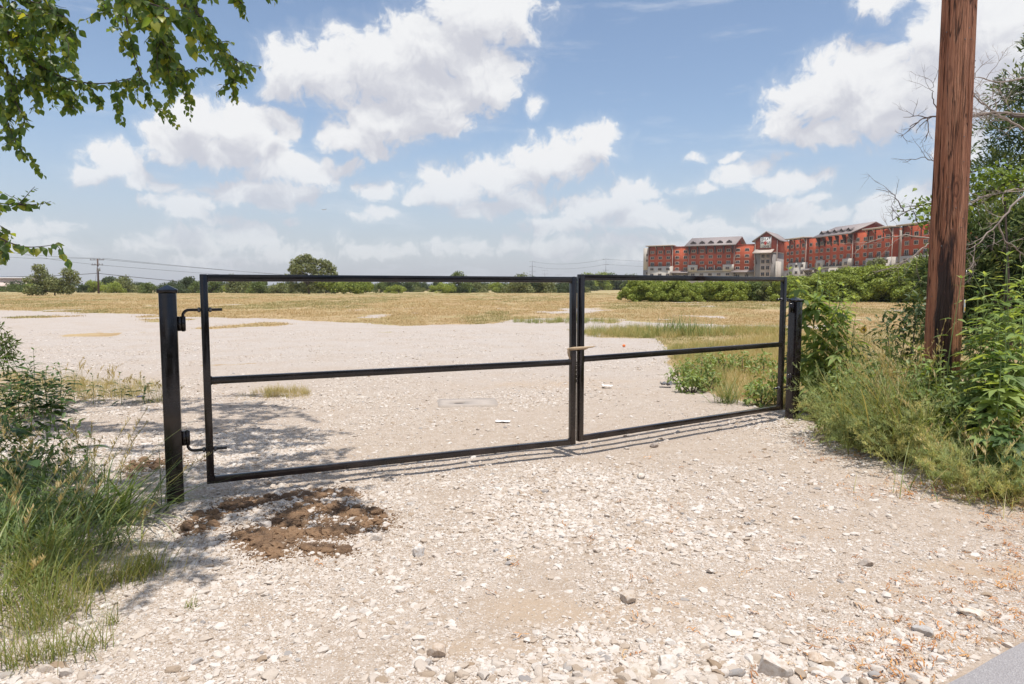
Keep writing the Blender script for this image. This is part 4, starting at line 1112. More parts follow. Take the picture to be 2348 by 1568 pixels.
def line_pole():
    d = 165.0; p = W(226, 672, d); top = W(228, 593, d)[2]
    o = thing('power_pole', 'thin dark power pole with crossarms beyond the field on the left', 'power pole', (p[0], p[1], 0))
    mb = MB(); mb.tube([(0, 0, -0.5), (0.15, 0, top)], [0.24, 0.17], 8); mb.build('shaft', PW, o)
    for z, w in ((top - 0.3, 1.7), (top - 1.5, 1.4)):
        mb = MB(); mb.box((-w, -0.06, z - 0.06), (w, 0.06, z + 0.06)); c = mb.build('crossarm', PW, o)
        for x in (-w + .2, -w * .4, w * .4, w - .2):
            mb = MB(); mb.tube([(x, 0, z + .09), (x, 0, z + .42)], 0.09, 6); mb.build('insulator', TSTEEL, c)
    mb = MB(); mb.tube([(0.5, -0.2, top - 3.0), (0.5, -0.2, top - 1.9)], 0.28, 10); mb.build('transformer', TSTEEL, o)
    mb = MB(); mb.tube([(0.1, 0, top - 1.0), (-1.2, 0, -.5)], 0.035, 4); mb.build('guy_wire', WIRE, o)
    def wire(a, b, sag, r, label):
        tt = np.linspace(0, 1, 25); pts = [np.array(a) * (1 - x) + np.array(b) * x - np.array([0, 0, sag * 4 * x * (1 - x)]) for x in tt]
        mb = MB(); mb.tube(pts, r, 4); props(mb.build('overhead_wire', WIRE), label, 'wire', 'overhead wires on the left')
    q = np.array([p[0], p[1], 0])
    for k, (dx, z) in enumerate(((-1.5, top + .1), (1.5, top + .1), (0.6, top - 1.5))):
        wire(q + [dx, 0, z], W(930 + k * 40, 642 + k * 6, 330), 1.0, 0.035, ['top-left overhead wire running right from the power pole', 'upper overhead wire running right from the power pole', 'overhead wire leaving the lower crossarm to the right'][k])
        wire(q + [dx, 0, z], W(-200, 560 - 20 * k, 150), 1.2, 0.03, ['topmost overhead wire running left from the power pole', 'upper overhead wire running left from the power pole', 'lower overhead wire running left from the power pole'][k])
    wire(q + [0, -.2, top * .58], W(700, 663, 260), 0.6, 0.07, 'thick low cable sloping right from the power pole')
    wire(q + [0, -.2, top * .58], W(-150, 632, 150), 0.5, 0.07, 'thick low cable running left from the power pole')
line_pole()
def pylons():
    spec = [(1220, 598, 900, 4, 'tallest grey steel transmission pole of the far cluster'), (1203, 634, 1000, 2, 'short transmission pole left of the tallest one'),
            (1249, 619, 1100, 3, 'slim transmission pole right of the tallest one'), (1258, 634, 1150, 2, 'short transmission pole between its slim neighbours'),
            (1280, 629, 1050, 2, 'rightmost transmission pole of the far cluster'), (1388, 592, 700, 3, 'lone thin transmission pole left of the hotel')]
    tops = []
    for px, py, d, arms, lab in spec:
        p = W(px, 660, d); z = W(px, py, d)[2]
        o = thing('transmission_pole', lab, 'pylon', (p[0], p[1], 0), 0, 'transmission poles on the skyline')
        mb = MB(); mb.tube([(0, 0, -1), (0, 0, z)], [0.9 * d / 900, 0.42 * d / 900], 8); mb.build('mast', TSTEEL, o)
        for k in range(arms):
            zz = z - 1 - k * 0.18 * z; w = 4.2 * d / 900
            mb = MB(); mb.box((-w, -.2, zz - .2), (w, .2, zz + .2)); mb.build('crossarm', TSTEEL, o)
        tops.append((p[0], p[1], z))
    for k, f in enumerate((0.97, 0.80)):
        a, b = np.array(tops[0]), np.array(tops[5]); a[2] *= f; b[2] *= f
        tt = np.linspace(0, 1, 20); pts = [a * (1 - x) + b * x - np.array([0, 0, 10 * 4 * x * (1 - x) * .4]) for x in tt]
        mb = MB(); mb.tube(pts, 0.10, 4); props(mb.build('overhead_wire', WIRE), ['highest faint wire between the skyline transmission poles', 'lower faint wire between the skyline transmission poles'][k], 'wire', 'wires between transmission poles')
        c = np.array([b[0] + 260, b[1] - 120, b[2]])
        pts = [b * (1 - x) + c * x - np.array([0, 0, 6 * 4 * x * (1 - x)]) for x in tt]
        mb = MB(); mb.tube(pts, 0.08, 4); props(mb.build('overhead_wire', WIRE), ['upper faint wire passing behind the hotel', 'lower faint wire passing behind the hotel'][k], 'wire', 'wires between transmission poles')
pylons()
def airplane():
    p = W(742, 480.5, 1150)
    o = thing('airplane', 'tiny grey airplane flying low in the sky left of centre', 'airplane', tuple(p), 0.25); o.scale = (.45, .45, .45)
    am = plain('airliner_grey', (0.30, 0.31, 0.34), 0.4, 0.1)
    mb = MB(); mb.tube([(-9, 0, 0.3), (-8, 0, 0), (-5, 0, 0), (5, 0, 0), (8, 0, .3), (10, 0, .8)], [.1, .8, 1.1, 1.1, .7, .15], 10); mb.build('fuselage', am, o, True)
    for s in (-1, 1):
        mb = MB(); mb.add([(-2, 0, -.4), (2, 0, -.4), (4, s * 9, .5), (3, s * 9, .5), (-2, 0, -.1), (2, 0, -.1), (4, s * 9, .65), (3, s * 9, .65)], None, [(0,1,2,3),(7,6,5,4),(0,4,5,1),(1,5,6,2),(2,6,7,3),(3,7,4,0)]); mb.build('wing', am, o)
        mb = MB(); mb.tube([(-2, s * 3.2, -1), (1, s * 3.2, -1)], .6, 8); mb.build('engine', am, o)
    mb = MB(); mb.add([(6, -.1, .8), (9, -.1, .9), (10.5, -.1, 4), (9, -.1, 4), (6, .1, .8), (9, .1, .9), (10.5, .1, 4), (9, .1, 4)], None, [(0,1,2,3),(7,6,5,4),(0,4,5,1),(1,5,6,2),(2,6,7,3),(3,7,4,0)]); mb.build('tail_fin', am, o)
airplane()
# ------------------------------------------------------------------ leaf shapes (length 1 along +y)
def lobe(length=1.0, width=0.30, ang=0.0, seg=4, droop=0.18, fold=0.22, peak=0.38, base=(0, 0, 0), serr=0.0):
    V, F4 = [], []
    ca, sa = math.cos(ang), math.sin(ang)
    for i in range(seg + 1):
        t = i / seg
        w = width * (t / peak) ** 0.55 if t < peak else width * (1 - ((t - peak) / (1 - peak)) ** 1.6) ** 1.15
        if i == 0: w = width * 0.06
        if i == seg: w = 0.004
        w *= 1 + serr * (1 if i % 2 else -1)
        z = -droop * t * t * length
        for x, zz in ((-w, z + fold * w), (0, z), (w, z + fold * w)):
            yy = t * length
            V.append((base[0] + x * ca + yy * sa, base[1] - x * sa + yy * ca, base[2] + zz))
    for i in range(seg):
        a = 3 * i
        F4 += [(a, a + 1, a + 4, a + 3), (a + 1, a + 2, a + 5, a + 4)]
    return np.array(V), np.array(F4)
def join(parts):
    V, Fs, n = [], [], 0
    for v, f in parts:
        V.append(v); Fs.append(f + n); n += len(v)
    return np.concatenate(V), np.concatenate(Fs)
OVATE = lobe(1, 0.41, 0, 6, 0.20, 0.22, 0.34, serr=0.05)
LANCE = lobe(1, 0.155, 0, 5, 0.30, 0.25, 0.34)
TRI = join([lobe(1, 0.17, 0, 5, 0.25, 0.25, 0.42), lobe(0.74, 0.14, 0.72, 4, 0.22, 0.25, 0.45), lobe(0.74, 0.14, -0.72, 4, 0.22, 0.25, 0.45)])
PENTA = join([lobe(1, 0.17, 0, 5, 0.22, 0.2, 0.45), lobe(0.86, 0.15, 0.60, 4, 0.22, 0.2, 0.45), lobe(0.86, 0.15, -0.60, 4, 0.22, 0.2, 0.45), lobe(0.55, 0.12, 1.20, 4, 0.2, 0.2, 0.45), lobe(0.55, 0.12, -1.20, 4, 0.2, 0.2, 0.45)])

# ------------------------------------------------------------------ trees in the distance
BARK = plain('grey_brown_bark', (0.13, 0.10, 0.08), 0.95, 0.3, 5, bmp=0.5)
GREENS = {
    'scrub': leafmat('scrub_leaves', [(0.078, 0.106, 0.036), (0.132, 0.174, 0.054), (0.198, 0.246, 0.074)], trans=0.2, spec=0.15),
    'dark': leafmat('dark_leaves', [(0.045, 0.066, 0.032), (0.072, 0.10, 0.045), (0.105, 0.135, 0.058)], trans=0.2, spec=0.15),
    'lime': leafmat('lime_leaves', [(0.150, 0.195, 0.042), (0.260, 0.319, 0.070), (0.390, 0.436, 0.111)], trans=0.25, spec=0.15),
    'olive': leafmat('olive_leaves', [(0.116, 0.138, 0.055), (0.193, 0.215, 0.088), (0.286, 0.297, 0.132)], trans=0.2, spec=0.15),
}
def crown_mesh(name, clumps, n, leaf, mat, seed, squash=0.85, hollow=0.45):
    r = np.random.default_rng(seed)
    cc = np.array(clumps, float); rad = cc[:, 3]
    p = rad ** 2 / np.sum(rad ** 2); k = r.choice(len(cc), n, p=p)
    d = unit(r.normal(size=(n, 3)))
    rr = rad[k] * (hollow + (1 - hollow) * r.random(n) ** 0.5) * (0.80 + 0.42 * fbm(d[:, 0] * 2.5 + k * 3.1, d[:, 1] * 2.5 + d[:, 2] * 2.0, 3, seed % 50))
    pos = cc[k, :3] + d * rr[:, None] * np.array([1, 1, squash])
    nrm = unit(d + r.normal(size=(n, 3)) * 0.75 + np.array([0, 0, 0.35]))
    al = unit(r.normal(size=(n, 3)) + np.array([0, 0, -0.3]))
    M = frames(al, nrm)
    TV = np.array([(0, 0, 0), (0.32, 0.45, 0.06), (0, 1, -0.1), (-0.32, 0.45, 0.06)]); TF = np.array([(0, 1, 2, 3)])
    sc = leaf * r.uniform(0.6, 1.35, n)
    tint = np.clip(0.5 + 0.22 * r.normal(size=n) + 0.25 * (r.random(len(cc))[k] - 0.5), 0, 1)
    V, Fs, tt = stamp(TV, [TF], pos, M, sc, tint)
    return mesh_np(name, V, Fs, mat, tt)
def trunk_mesh(name, clumps, base_r, h0, seed, mat=BARK):
    r = random.Random(seed); mb = MB()
    mb.tube([(0, 0, -0.3), (r.uniform(-.05, .05) * h0, 0, h0 * 0.5), (r.uniform(-.1, .1) * h0, r.uniform(-.1, .1) * h0, h0)], [base_r, base_r * .8, base_r * .6], 8)
    for c in clumps[:14]:
        m = np.array(c[:3]); a = np.array([0, 0, h0 * r.uniform(.5, 1.0)])
        mid = (a + m) / 2 + np.array([r.uniform(-.1, .1), r.uniform(-.1, .1), -.05]) * np.linalg.norm(m - a)
        mb.tube([a, mid, m], [base_r * .45, base_r * .28, base_r * .10], 5)
    return mb.data(name, mat, True)
def clump_set(seed, w, h, n, z0=0.25, r0=0.28):
    """lobes of a crown inside a w x h dome"""
    r = random.Random(seed); out = []
    for k in range(n):
        a = r.uniform(0, 2 * PI); q = r.random() ** 0.6
        z = h * (z0 + (1 - z0) * r.random())
        lim = math.sqrt(max(0.04, 1 - ((z / h - z0) / (1 - z0) * 0.92) ** 2))
        out.append((math.cos(a) * q * w / 2 * lim, math.sin(a) * q * w / 2 * lim, z * 0.88, r.uniform(0.65, 1.15) * r0 * min(w, h * 1.4) * 0.75))
    return out
def dup_tree(root, loc, s, rz, label=None, group=None):
    o = root.copy(); COL.objects.link(o); o.location = loc; o.scale = s; o.rotation_euler = (0, 0, rz)
    if label: o['label'] = label
    if group: o['group'] = group
    for ch in list(root.children):
        c = ch.copy(); COL.objects.link(c); c.parent = o
    return o
def tree(name, label, cat, loc, clumps, n, leaf, mat, seed, trunk_r, trunk_h, group=None, rz=0.0):
    o = thing(name, label, cat, loc, rz, group)
    obj('crown', crown_mesh('crown', clumps, n, leaf, mat, seed), o)
    obj('trunk', trunk_mesh('trunk', clumps, trunk_r, trunk_h, seed), o)
    return o
# low scrub line across the field
KIND = [('scrub', 'low mid-green scrub tree in the long treeline across the field'), ('dark', 'low dark green scrub tree in the long treeline across the field'),
        ('lime', 'low yellow-green scrub tree in the long treeline across the field'), ('olive', 'low olive scrub tree in the long treeline across the field')]
def treeline():
    pro = []
    for j, (k, lab) in enumerate(KIND):
        for v in range(2):
            cl = clump_set(20 + j * 7 + v, 6.5, 4.6, 15, 0.12, 0.30)
            pro.append((tree('scrub_tree', lab, 'tree', (0, 0, 0), cl, 2600, 0.42, GREENS[k], 40 + j * 3 + v, 0.16, 1.6, 'scrub treeline across the field'), j))
    used = set(); r = random.Random(5)
    def put(px, d, hgt, wide=1.0, kind=None):
        cand = [q for q in pro if kind is None or q[1] == kind]
        root, j = r.choice(cand)
        p = W(px, 660, d); s = hgt / 4.6
        loc = (p[0], p[1], -0.25 + float(gz(p[0], p[1]))); sc = (s * wide, s * wide, s)
        if root.name not in used:
            used.add(root.name); root.location = loc; root.scale = sc; root.rotation_euler = (0, 0, r.uniform(0, 6))
        else: dup_tree(root, loc, sc, r.uniform(0, 6))
    px = -60.0
    while px < 1345:
        put(px, r.uniform(168, 205), r.uniform(1.9, 3.6) * (1.25 if 1100 < px < 1310 else 1.0), r.uniform(1.0, 1.35), r.choice([0, 0, 1, 2, 2, 3]))
        put(px + 10, r.uniform(225, 300), r.uniform(2.8, 5.0), r.uniform(1.1, 1.4), r.choice([0, 1, 1]))
        px += r.uniform(17, 30) + (14 if r.random() < .2 else 0)
    px = 1330.0
    while px < 1460:
        put(px, r.uniform(330, 360), r.uniform(6.5, 9.0), 1.0, r.choice([0, 1, 2])); px += r.uniform(14, 20)
    for px, d, h in ((275, 185, 5.2), (432, 190, 4.4), (545, 190, 5.5), (1050, 175, 5.0), (1185, 170, 5.4), (1215, 175, 5.2)):
        put(px, d, h, 0.9, r.choice([0, 1, 3]))
    for root, j in pro:
        if root.name not in used:
            p = W(r.uniform(200, 1200), 660, 230); root.location = (p[0], p[1], -.2)
treeline()
# single trees that stand out
p = W(708, 660, 150)
tree('broad_tree', 'tallest broad leafy tree rising above the left gate leaf', 'tree', (p[0], p[1], -.2),
     [(-2.8,0,6.9,1.2),(-1.6,0,7.6,1.2),(-.2,0,8.0,1.2),(1.0,.3,7.2,1.1),(-3.5,.5,5.6,1.1),(-2.2,-1,5.6,1.3),(-.4,-.6,6.0,1.4),(1.0,-.4,5.6,1.2),(2.9,0,6.9,1.0),(4.0,0,6.7,1.1),(4.9,.5,5.8,1.0),(3.4,0,5.2,1.2),(5.6,0,4.5,.9),(2.0,0,4.4,1.1),(-3.4,0,3.9,1.0),(-4.7,0,4.2,.6),(-1.4,0,4.0,1.2),(.6,0,3.6,1.1),(-3.3,0,2.0,1.2),(-1.2,0,1.6,1.2),(1.0,0,1.9,1.2),(2.8,0,2.4,1.3)], 9000, 0.38, GREENS['olive'], 71, 0.30, 3.2)
p = W(815, 660, 150)
tree('rounded_bush', 'rounded dark bush right beside the tallest tree', 'bush', (p[0], p[1], -.2), [(-2.5,0,1.8,1.7),(0,0,2.3,1.8),(2.4,0,1.9,1.6),(-4.5,0,1.6,1.5),(-6,0,2.6,1.6),(-7.5,0,2.8,1.5),(.8,-1,1.4,1.4)], 6000, 0.36, GREENS['lime'], 73, 0.15, 1.0)
p = W(125, 660, 120)
tree('loose_tree', 'loose pale tree with two crowns left of the power pole', 'tree', (p[0], p[1], -.2),
     [(-2.6,0,5.0,1.0),(-2.2,0,4.0,1.1),(-3.6,0,3.2,.9),(-1.6,.4,2.9,1.3),(-.2,0,2.3,1.3),(2.2,0,4.3,.9),(3.3,0,3.9,1.0),(3.9,0,3.0,.8),(2.0,0,2.9,.9),(.8,0,1.6,1.2),(-2.6,0,1.4,1.3),(2.4,0,1.3,1.0),(-4.3,0,1.1,1.0),(-5,0,3.0,.5)], 6500, 0.30, GREENS['olive'], 75, 0.14, 1.6)
# thicket below the hotel
def thicket():
    pro = []
    for j, k in enumerate(['lime', 'scrub', 'lime', 'olive']):
        cl = clump_set(90 + j, 4.8, 3.1, 46, 0.06, 0.155)
        lab = 'leafy bright green bush in the dense thicket below the hotel'
        if k == 'scrub': lab = 'leafy deeper green bush in the dense thicket below the hotel'
        if k == 'olive': lab = 'leafy greyish green bush in the dense thicket below the hotel'
        pro.append(tree('thicket_bush', lab, 'bush', (0, 0, 0), cl, 13000, 0.19, GREENS[k], 95 + j, 0.10, 0.8, 'bushes of the thicket below the hotel'))
    r = random.Random(8); used = set()
    spots = []
    px = 1462.0
    while px < 2330:
        f = (px - 1450) / 680
        top = 644 - 8 * f if px < 1800 else 634 - (px - 1800) / 330 * 40
        d = r.uniform(70, 76) - 8 * max(0, f - 0.5)
        spots.append((px, d, 1.52 + (658 - top) / F * d + r.uniform(-.45, .35)))
        spots.append((px + 8, d + 6, 1.52 + (658 - top + 2) / F * (d + 6) + r.uniform(-.3, .25)))
        px += r.uniform(22, 34)
    for k, (px, d, h) in enumerate(spots):
        root = pro[[0, 2, 1, 0, 2, 3][r.randrange(6)] if px < 1850 else (0 if r.random() < .5 else 2)]
        p = W(px, 660, d); s = h / 3.05
        loc = (p[0], p[1], -.15); sc = (s * r.uniform(.9, 1.15), s * 1.0, s)
        if root.name not in used: used.add(root.name); root.location = loc; root.scale = sc
        else: dup_tree(root, loc, sc, r.uniform(0, 6))
    p = W(2005, 600, 110)
    tree('rounded_tree', 'grey-green round tree top in front of the hotel base', 'tree', (p[0], p[1], 0), clump_set(99, 6.0, 6.2, 24, 0.3, 0.2), 6000, 0.30, GREENS['olive'], 99, 0.2, 2.0)
thicket()

# ------------------------------------------------------------------ dry field grass
def tuft_mesh(name, n, L, w, spread, seed, mat, lean=0.45):
    r = np.random.default_rng(seed)
    base = np.stack([r.normal(0, spread, n), r.normal(0, spread, n), np.zeros(n)], -1)
    V, Fc, tt = blades(base, r.uniform(0, 2 * PI, n), L * r.uniform(.5, 1.1, n), np.full(n, w), np.abs(r.normal(0, lean * .6, n)), r.uniform(0.1, 1.0, n), np.full(n, .5), 3)
    return mesh_np(name, V, [Fc], mat)
DRYI = leafmat('dry_field_grass', [(0.36, 0.245, 0.125), (0.47, 0.35, 0.19), (0.55, 0.44, 0.26), (0.29, 0.25, 0.105), (0.18, 0.20, 0.075)], 'inst', 0.25, 0.7, (1.2, 1.1, 0.8), 0.1)
GRNI = leafmat('green_field_grass', [(0.52, 0.41, 0.21), (0.40, 0.36, 0.15), (0.25, 0.28, 0.10), (0.16, 0.205, 0.075)], 'inst', 0.25, 0.6, (1.3, 1.2, 0.6), 0.15)
def field_grass():
    protos = [tuft_mesh('tuft_%d' % k, 14, 0.10, 0.014, 0.11, 800 + k, DRYI) for k in range(5)]
    N = 90000
    y = 12 * (165 / 12) ** (rng.random(N) ** 0.8); x = rng.uniform(-1, 1, N) * (0.82 * y + 2)
    g = gravel_mask(x, y); k = (g < 0.5) & ~((x < 0) & (y < 24))
    dens = fbm(x * 0.5, y * 0.3, 4, 51)
    k &= rng.random(N) < np.clip((dens - 0.25) * 3.0, 0.12, 1)
    x, y = x[k], y[k]; n = len(x)
    gr = fbm(x * 0.10, y * 0.05, 4, 77)
    tint = np.clip(rng.normal(0.34, 0.16, n), 0, 0.62); gg = gr > 0.53; tint[gg] = rng.uniform(0.45, 1.0, gg.sum())
    s = rng.uniform(0.5, 1.2, n) * np.clip(y / 28, 0.8, 1.9)
    sc = np.stack([s * 1.5, s * 1.5, s * np.where(y > 40, 0.75, 0.9)], -1)
    P = np.stack([x, y, gz(x, y) - 0.01], -1)
    rot = np.stack([np.zeros(n), np.zeros(n), rng.uniform(0, 6.28, n)], -1)
    print('field tufts', n)
    props(scatter('dry_grass', protos, P, rot, sc, tint), 'short sun-bleached grass covering the wide field', 'grass', kind='stuff')
field_grass()
def bank_grass():
    """green and straw grass on the bank behind the right leaf and along the gravel edge"""
    pr = [tuft_mesh('bank_%d' % k, 22, 0.34, 0.009, 0.07, 830 + k, GRNI, 0.6) for k in range(5)]
    X, Y, T, S = [], [], [], []
    def band(poly, n, smin, smax, tlo, thi):
        q = np.array(gp(poly)); lo, hi = q.min(0), q.max(0)
        x = rng.uniform(lo[0], hi[0], n * 4); y = rng.uniform(lo[1], hi[1], n * 4)
        k = in_poly(x + rng.normal(0, .08, n * 4), y + rng.normal(0, .08, n * 4), q); x, y = x[k][:n], y[k][:n]
        X.append(x); Y.append(y); T.append(rng.uniform(tlo, thi, len(x))); S.append(rng.uniform(smin, smax, len(x)))
    band([(1340,760),(1450,754),(1540,756),(1800,754),(1800,768),(1540,776),(1340,772)], 800, 0.5, 1.1, 0.0, 0.75)
    band([(1530,800),(1800,770),(1960,770),(1980,900),(1850,960),(1780,935),(1640,905),(1560,860)], 2400, 0.35, 0.9, 0.0, 0.38)
    band([(1530,800),(1640,800),(1660,900),(1570,860)], 120, 0.6, 1.0, 0.3, 0.9)
    band([(1850,985),(1900,985),(2100,1000),(2347,1060),(2560,1100),(2560,1190),(2347,1140),(2200,1105),(2100,1065),(2000,1035),(1900,1012)], 1500, 0.16, 0.40, 0.0, 0.6)
    band([(1900,960),(2100,900),(2560,900),(2560,1100),(2347,1070),(2100,1010)], 350, 0.4, 0.8, 0.0, 0.6)
    band([(1160,738),(1330,733),(1420,737),(1400,742),(1200,742)], 160, 0.6, 1.0, 0.3, 0.9)
    band([(570,902),(640,893),(718,897),(700,912),(600,916)], 90, 0.25, 0.5, 0.0, 0.3)
    band([(0,850),(130,865),(370,880),(350,905),(140,930),(0,1000),(-300,1010),(-300,850)], 520, 0.25, 0.6, 0.0, 0.4)
    x, y, t_, s = map(np.concatenate, (X, Y, T, S)); n = len(x)
    props(scatter('bank_grass', pr, np.stack([x, y, gz(x, y) - .01], -1), np.stack([np.zeros(n), np.zeros(n), rng.uniform(0, 6.28, n)], -1), np.stack([s, s, s], -1), t_),
          'mixed green and straw grass on the verges beside the gate', 'grass', kind='stuff')
bank_grass()
def litter_leaves():
    m = leafmat('orange_litter', [(0.50, 0.22, 0.08), (0.60, 0.34, 0.14), (0.36, 0.15, 0.06), (0.60, 0.45, 0.27)], 'inst', 0.2, 0.7, (1.3, 1.0, .6), .1)
    pr = []
    for k in range(4):
        r = np.random.default_rng(860 + k); mb = MB()
        for q in range(3):
            a = r.uniform(0, 6.28); n = 7; tt = np.linspace(0, 1, n)
            cv = r.uniform(-3, 3)
            pts = np.stack([np.cumsum(np.cos(a + cv * tt)) * 0.005, np.cumsum(np.sin(a + cv * tt)) * 0.005, 0.003 + 0.006 * np.sin(tt * 3.1)], -1) + np.append(r.normal(0, .008, 2), 0)
            sd = np.stack([-np.sin(a + cv * tt), np.cos(a + cv * tt), 0 * tt], -1) * 0.0021
            V = np.concatenate([pts - sd, pts + sd]); mb.add(V, None, [(i, i + 1, n + i + 1, n + i) for i in range(n - 1)])
        pr.append(mb.data('curl_%d' % k, m))
    X, Y = [], []
    for (px, py, sx, sy, n) in ((2240,1400,140,70,120),(2050,1480,120,50,70),(2100,1545,90,30,50),(2320,1330,60,60,60),(2200,1125,160,16,260),(2000,1045,80,10,90),(2330,1180,60,20,90),(1900,1020,40,8,40),(1780,1330,300,130,60),(1500,1300,400,160,40),(2347,1250,60,60,80)):
        q = np.array([G(px + rng.normal(0, sx), min(1620, max(700, py + rng.normal(0, sy))))[:2] for _ in range(n)]); X.append(q[:, 0]); Y.append(q[:, 1])
    x, y = np.concatenate(X), np.concatenate(Y); k = ~on_road(x, y); x, y = x[k], y[k]; n = len(x); s = rng.uniform(.6, 1.3, n)
    props(scatter('leaf_litter', pr, np.stack([x, y, gz(x, y) + .008], -1), np.stack([rng.normal(0, .3, n), rng.normal(0, .3, n), rng.uniform(0, 6.28, n)], -1), np.stack([s, s, s], -1), rng.random(n)),
          'dry orange curled leaf litter along the road and verge', 'leaf litter', kind='stuff')
litter_leaves()

# ------------------------------------------------------------------ weeds with single leaves
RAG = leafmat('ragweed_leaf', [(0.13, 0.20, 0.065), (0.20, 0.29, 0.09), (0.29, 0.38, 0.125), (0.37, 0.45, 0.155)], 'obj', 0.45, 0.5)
RAGD = leafmat('shaded_weed_leaf', [(0.050, 0.095, 0.033), (0.075, 0.135, 0.044), (0.110, 0.180, 0.055)], 'obj', 0.40, 0.45)  # darker greens than the ragweed leaf
STEM = plain('green_stem', (0.17, 0.23, 0.075), 0.7, 0.2, 8)
def leaf_meshes(mat):
    return {k: mesh_np('leaf', s[0], [s[1]], mat, None, True) for k, s in (('tri', TRI), ('penta', PENTA), ('lance', LANCE), ('ovate', OVATE))}
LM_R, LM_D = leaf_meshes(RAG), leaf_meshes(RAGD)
def weed(name, label, cat, loc, h, nodes, leaf, lean=(0, 0), kinds=('tri', 'lance'), lm=None, group=None, side=0, seed=0, droop=0.35, stem_r=0.009, fill=1.0):
    """upright stem with pairs of leaves; each leaf an object"""
    r = random.Random(seed); lm = lm or LM_R
    o = thing(name, label, cat, (loc[0], loc[1], float(gz(loc[0], loc[1])) - .01), 0, group)
    tt = np.linspace(0, 1, 12)
    wob = r.uniform(0, 6)
    pts = np.stack([lean[0] * tt ** 1.5 + .012 * h * np.sin(tt * 7 + wob), lean[1] * tt ** 1.5 + .012 * h * np.cos(tt * 6 + wob), h * tt], -1)
    mb = MB(); mb.tube(pts, stem_r * (1.05 - .8 * tt), 6)
    stems = [(pts, 1.0)]
    for k in range(side):
        f = r.uniform(.25, .75); i = int(f * 11); a = r.uniform(0, 6.28); L = h * r.uniform(.22, .42)
        q = np.stack([pts[i][0] + np.cos(a) * .45 * L * tt, pts[i][1] + np.sin(a) * .45 * L * tt, pts[i][2] + L * tt ** .85], -1)
        mb.tube(q, stem_r * .6 * (1.05 - .8 * tt), 5); stems.append((q, .8))
    mb.build('stem', STEM, o, True)
    for q, fs in stems:
        nn = nodes if fs == 1 else max(3, int(nodes * .45))
        rot0 = r.uniform(0, 3)
        for k in range(nn):
            f = 0.10 + 0.90 * (k + .5) / nn if fs == 1 else .2 + .8 * (k + .5) / nn
            if r.random() > fill and f < .5: continue
            i = f * 11; i0 = min(10, int(i)); c = q[i0] * (1 - (i - i0)) + q[i0 + 1] * (i - i0)
            size = leaf * fs * (1.0 if f < .55 else 1.0 - .75 * (f - .55) / .45) * r.uniform(.75, 1.15)
            for sgn in (0, PI):
                a = rot0 + k * 1.57 + sgn + r.uniform(-.35, .35)
                up = 0.55 * f - droop + r.uniform(-.15, .2)
                kd = kinds[0] if f < .72 else kinds[-1]
                lf = obj('leaf', lm[kd], o)
                pet = size * .22
                lf.location = (c[0] + math.cos(a) * pet, c[1] + math.sin(a) * pet, c[2] + pet * up)
                e = Matrix.Rotation(a - PI / 2, 4, 'Z') @ Matrix.Rotation(up + r.uniform(-.15, .15), 4, 'X') @ Matrix.Rotation(r.uniform(-.35, .35), 4, 'Y')
                lf.rotation_euler = e.to_euler(); lf.scale = (size, size, size)
        for a in range(3):      # growing tip
            aa = a * 2.1 + rot0; lf = obj('leaf', lm[kinds[-1]], o); s = leaf * .38 * fs
            lf.location = tuple(q[-1]); lf.rotation_euler = (Matrix.Rotation(aa, 4, 'Z') @ Matrix.Rotation(.75, 4, 'X')).to_euler(); lf.scale = (s, s, s)
    return o
GR = 'tall leafy ragweeds on the right'
def at(px, d): p = W(px, 700, d); return (p[0], p[1])
weed('ragweed', 'tall lobed-leaf weed directly right of the right gate post', 'weed', at(1868, 8.15), 1.72, 21, 0.27, (.02, 0), ('tri', 'lance'), LM_R, GR, 7, 1, .55, .013)
weed('ragweed', 'shorter weed stem behind the tall one by the right post', 'weed', at(1905, 8.3), 1.55, 15, 0.25, (.10, 0), ('tri', 'lance'), LM_R, GR, 5, 2, .5)
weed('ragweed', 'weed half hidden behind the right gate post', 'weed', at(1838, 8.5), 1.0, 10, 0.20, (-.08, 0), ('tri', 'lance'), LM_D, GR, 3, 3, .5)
weed('ragweed', 'small upright weed in front of the pole with its tip on the bark', 'weed', at(2176, 6.0), 1.60, 10, 0.17, (.05, -.05), ('lance', 'lance'), LM_R, GR, 0, 4, .15, .008, .8)
weed('ragweed', 'tall weed beside the pole, its crown level with the thicket', 'weed', at(2245, 6.2), 1.62, 12, 0.22, (.04, 0), ('tri', 'lance'), LM_R, GR, 3, 5, .35)
weed('ragweed', 'tallest weed at the right edge with a pale bushy top', 'weed', at(2318, 5.9), 1.80, 13, 0.23, (-.05, 0), ('tri', 'lance'), LM_R, GR, 4, 6, .3)
weed('ragweed', 'big-leaved weed cut by the right picture edge', 'weed', at(2360, 5.5), 1.55, 12, 0.26, (-.06, 0), ('penta', 'tri'), LM_R, GR, 3, 7, .45)
weed('ragweed', 'low dark big-leaved weed right of the pole foot', 'weed', at(2262, 5.5), 0.95, 9, 0.25, (.05, 0), ('penta', 'tri'), LM_D, GR, 2, 8, .5)
weed('ragweed', 'mid-height weed in the front of the right-hand clump', 'weed', at(2300, 5.15), 1.02, 9, 0.22, (.0, 0), ('penta', 'tri'), LM_R, GR, 2, 9, .45)
weed('ragweed', 'thin-leaved weed behind the tallest right-edge weed', 'weed', at(2285, 7.2), 1.78, 13, 0.20, (.08, 0), ('tri', 'lance'), LM_R, GR, 4, 10, .35)
weed('ragweed', 'weed between the pole and the right edge at the back', 'weed', at(2235, 7.4), 1.45, 11, 0.20, (.02, 0), ('tri', 'lance'), LM_D, GR, 3, 11, .4)
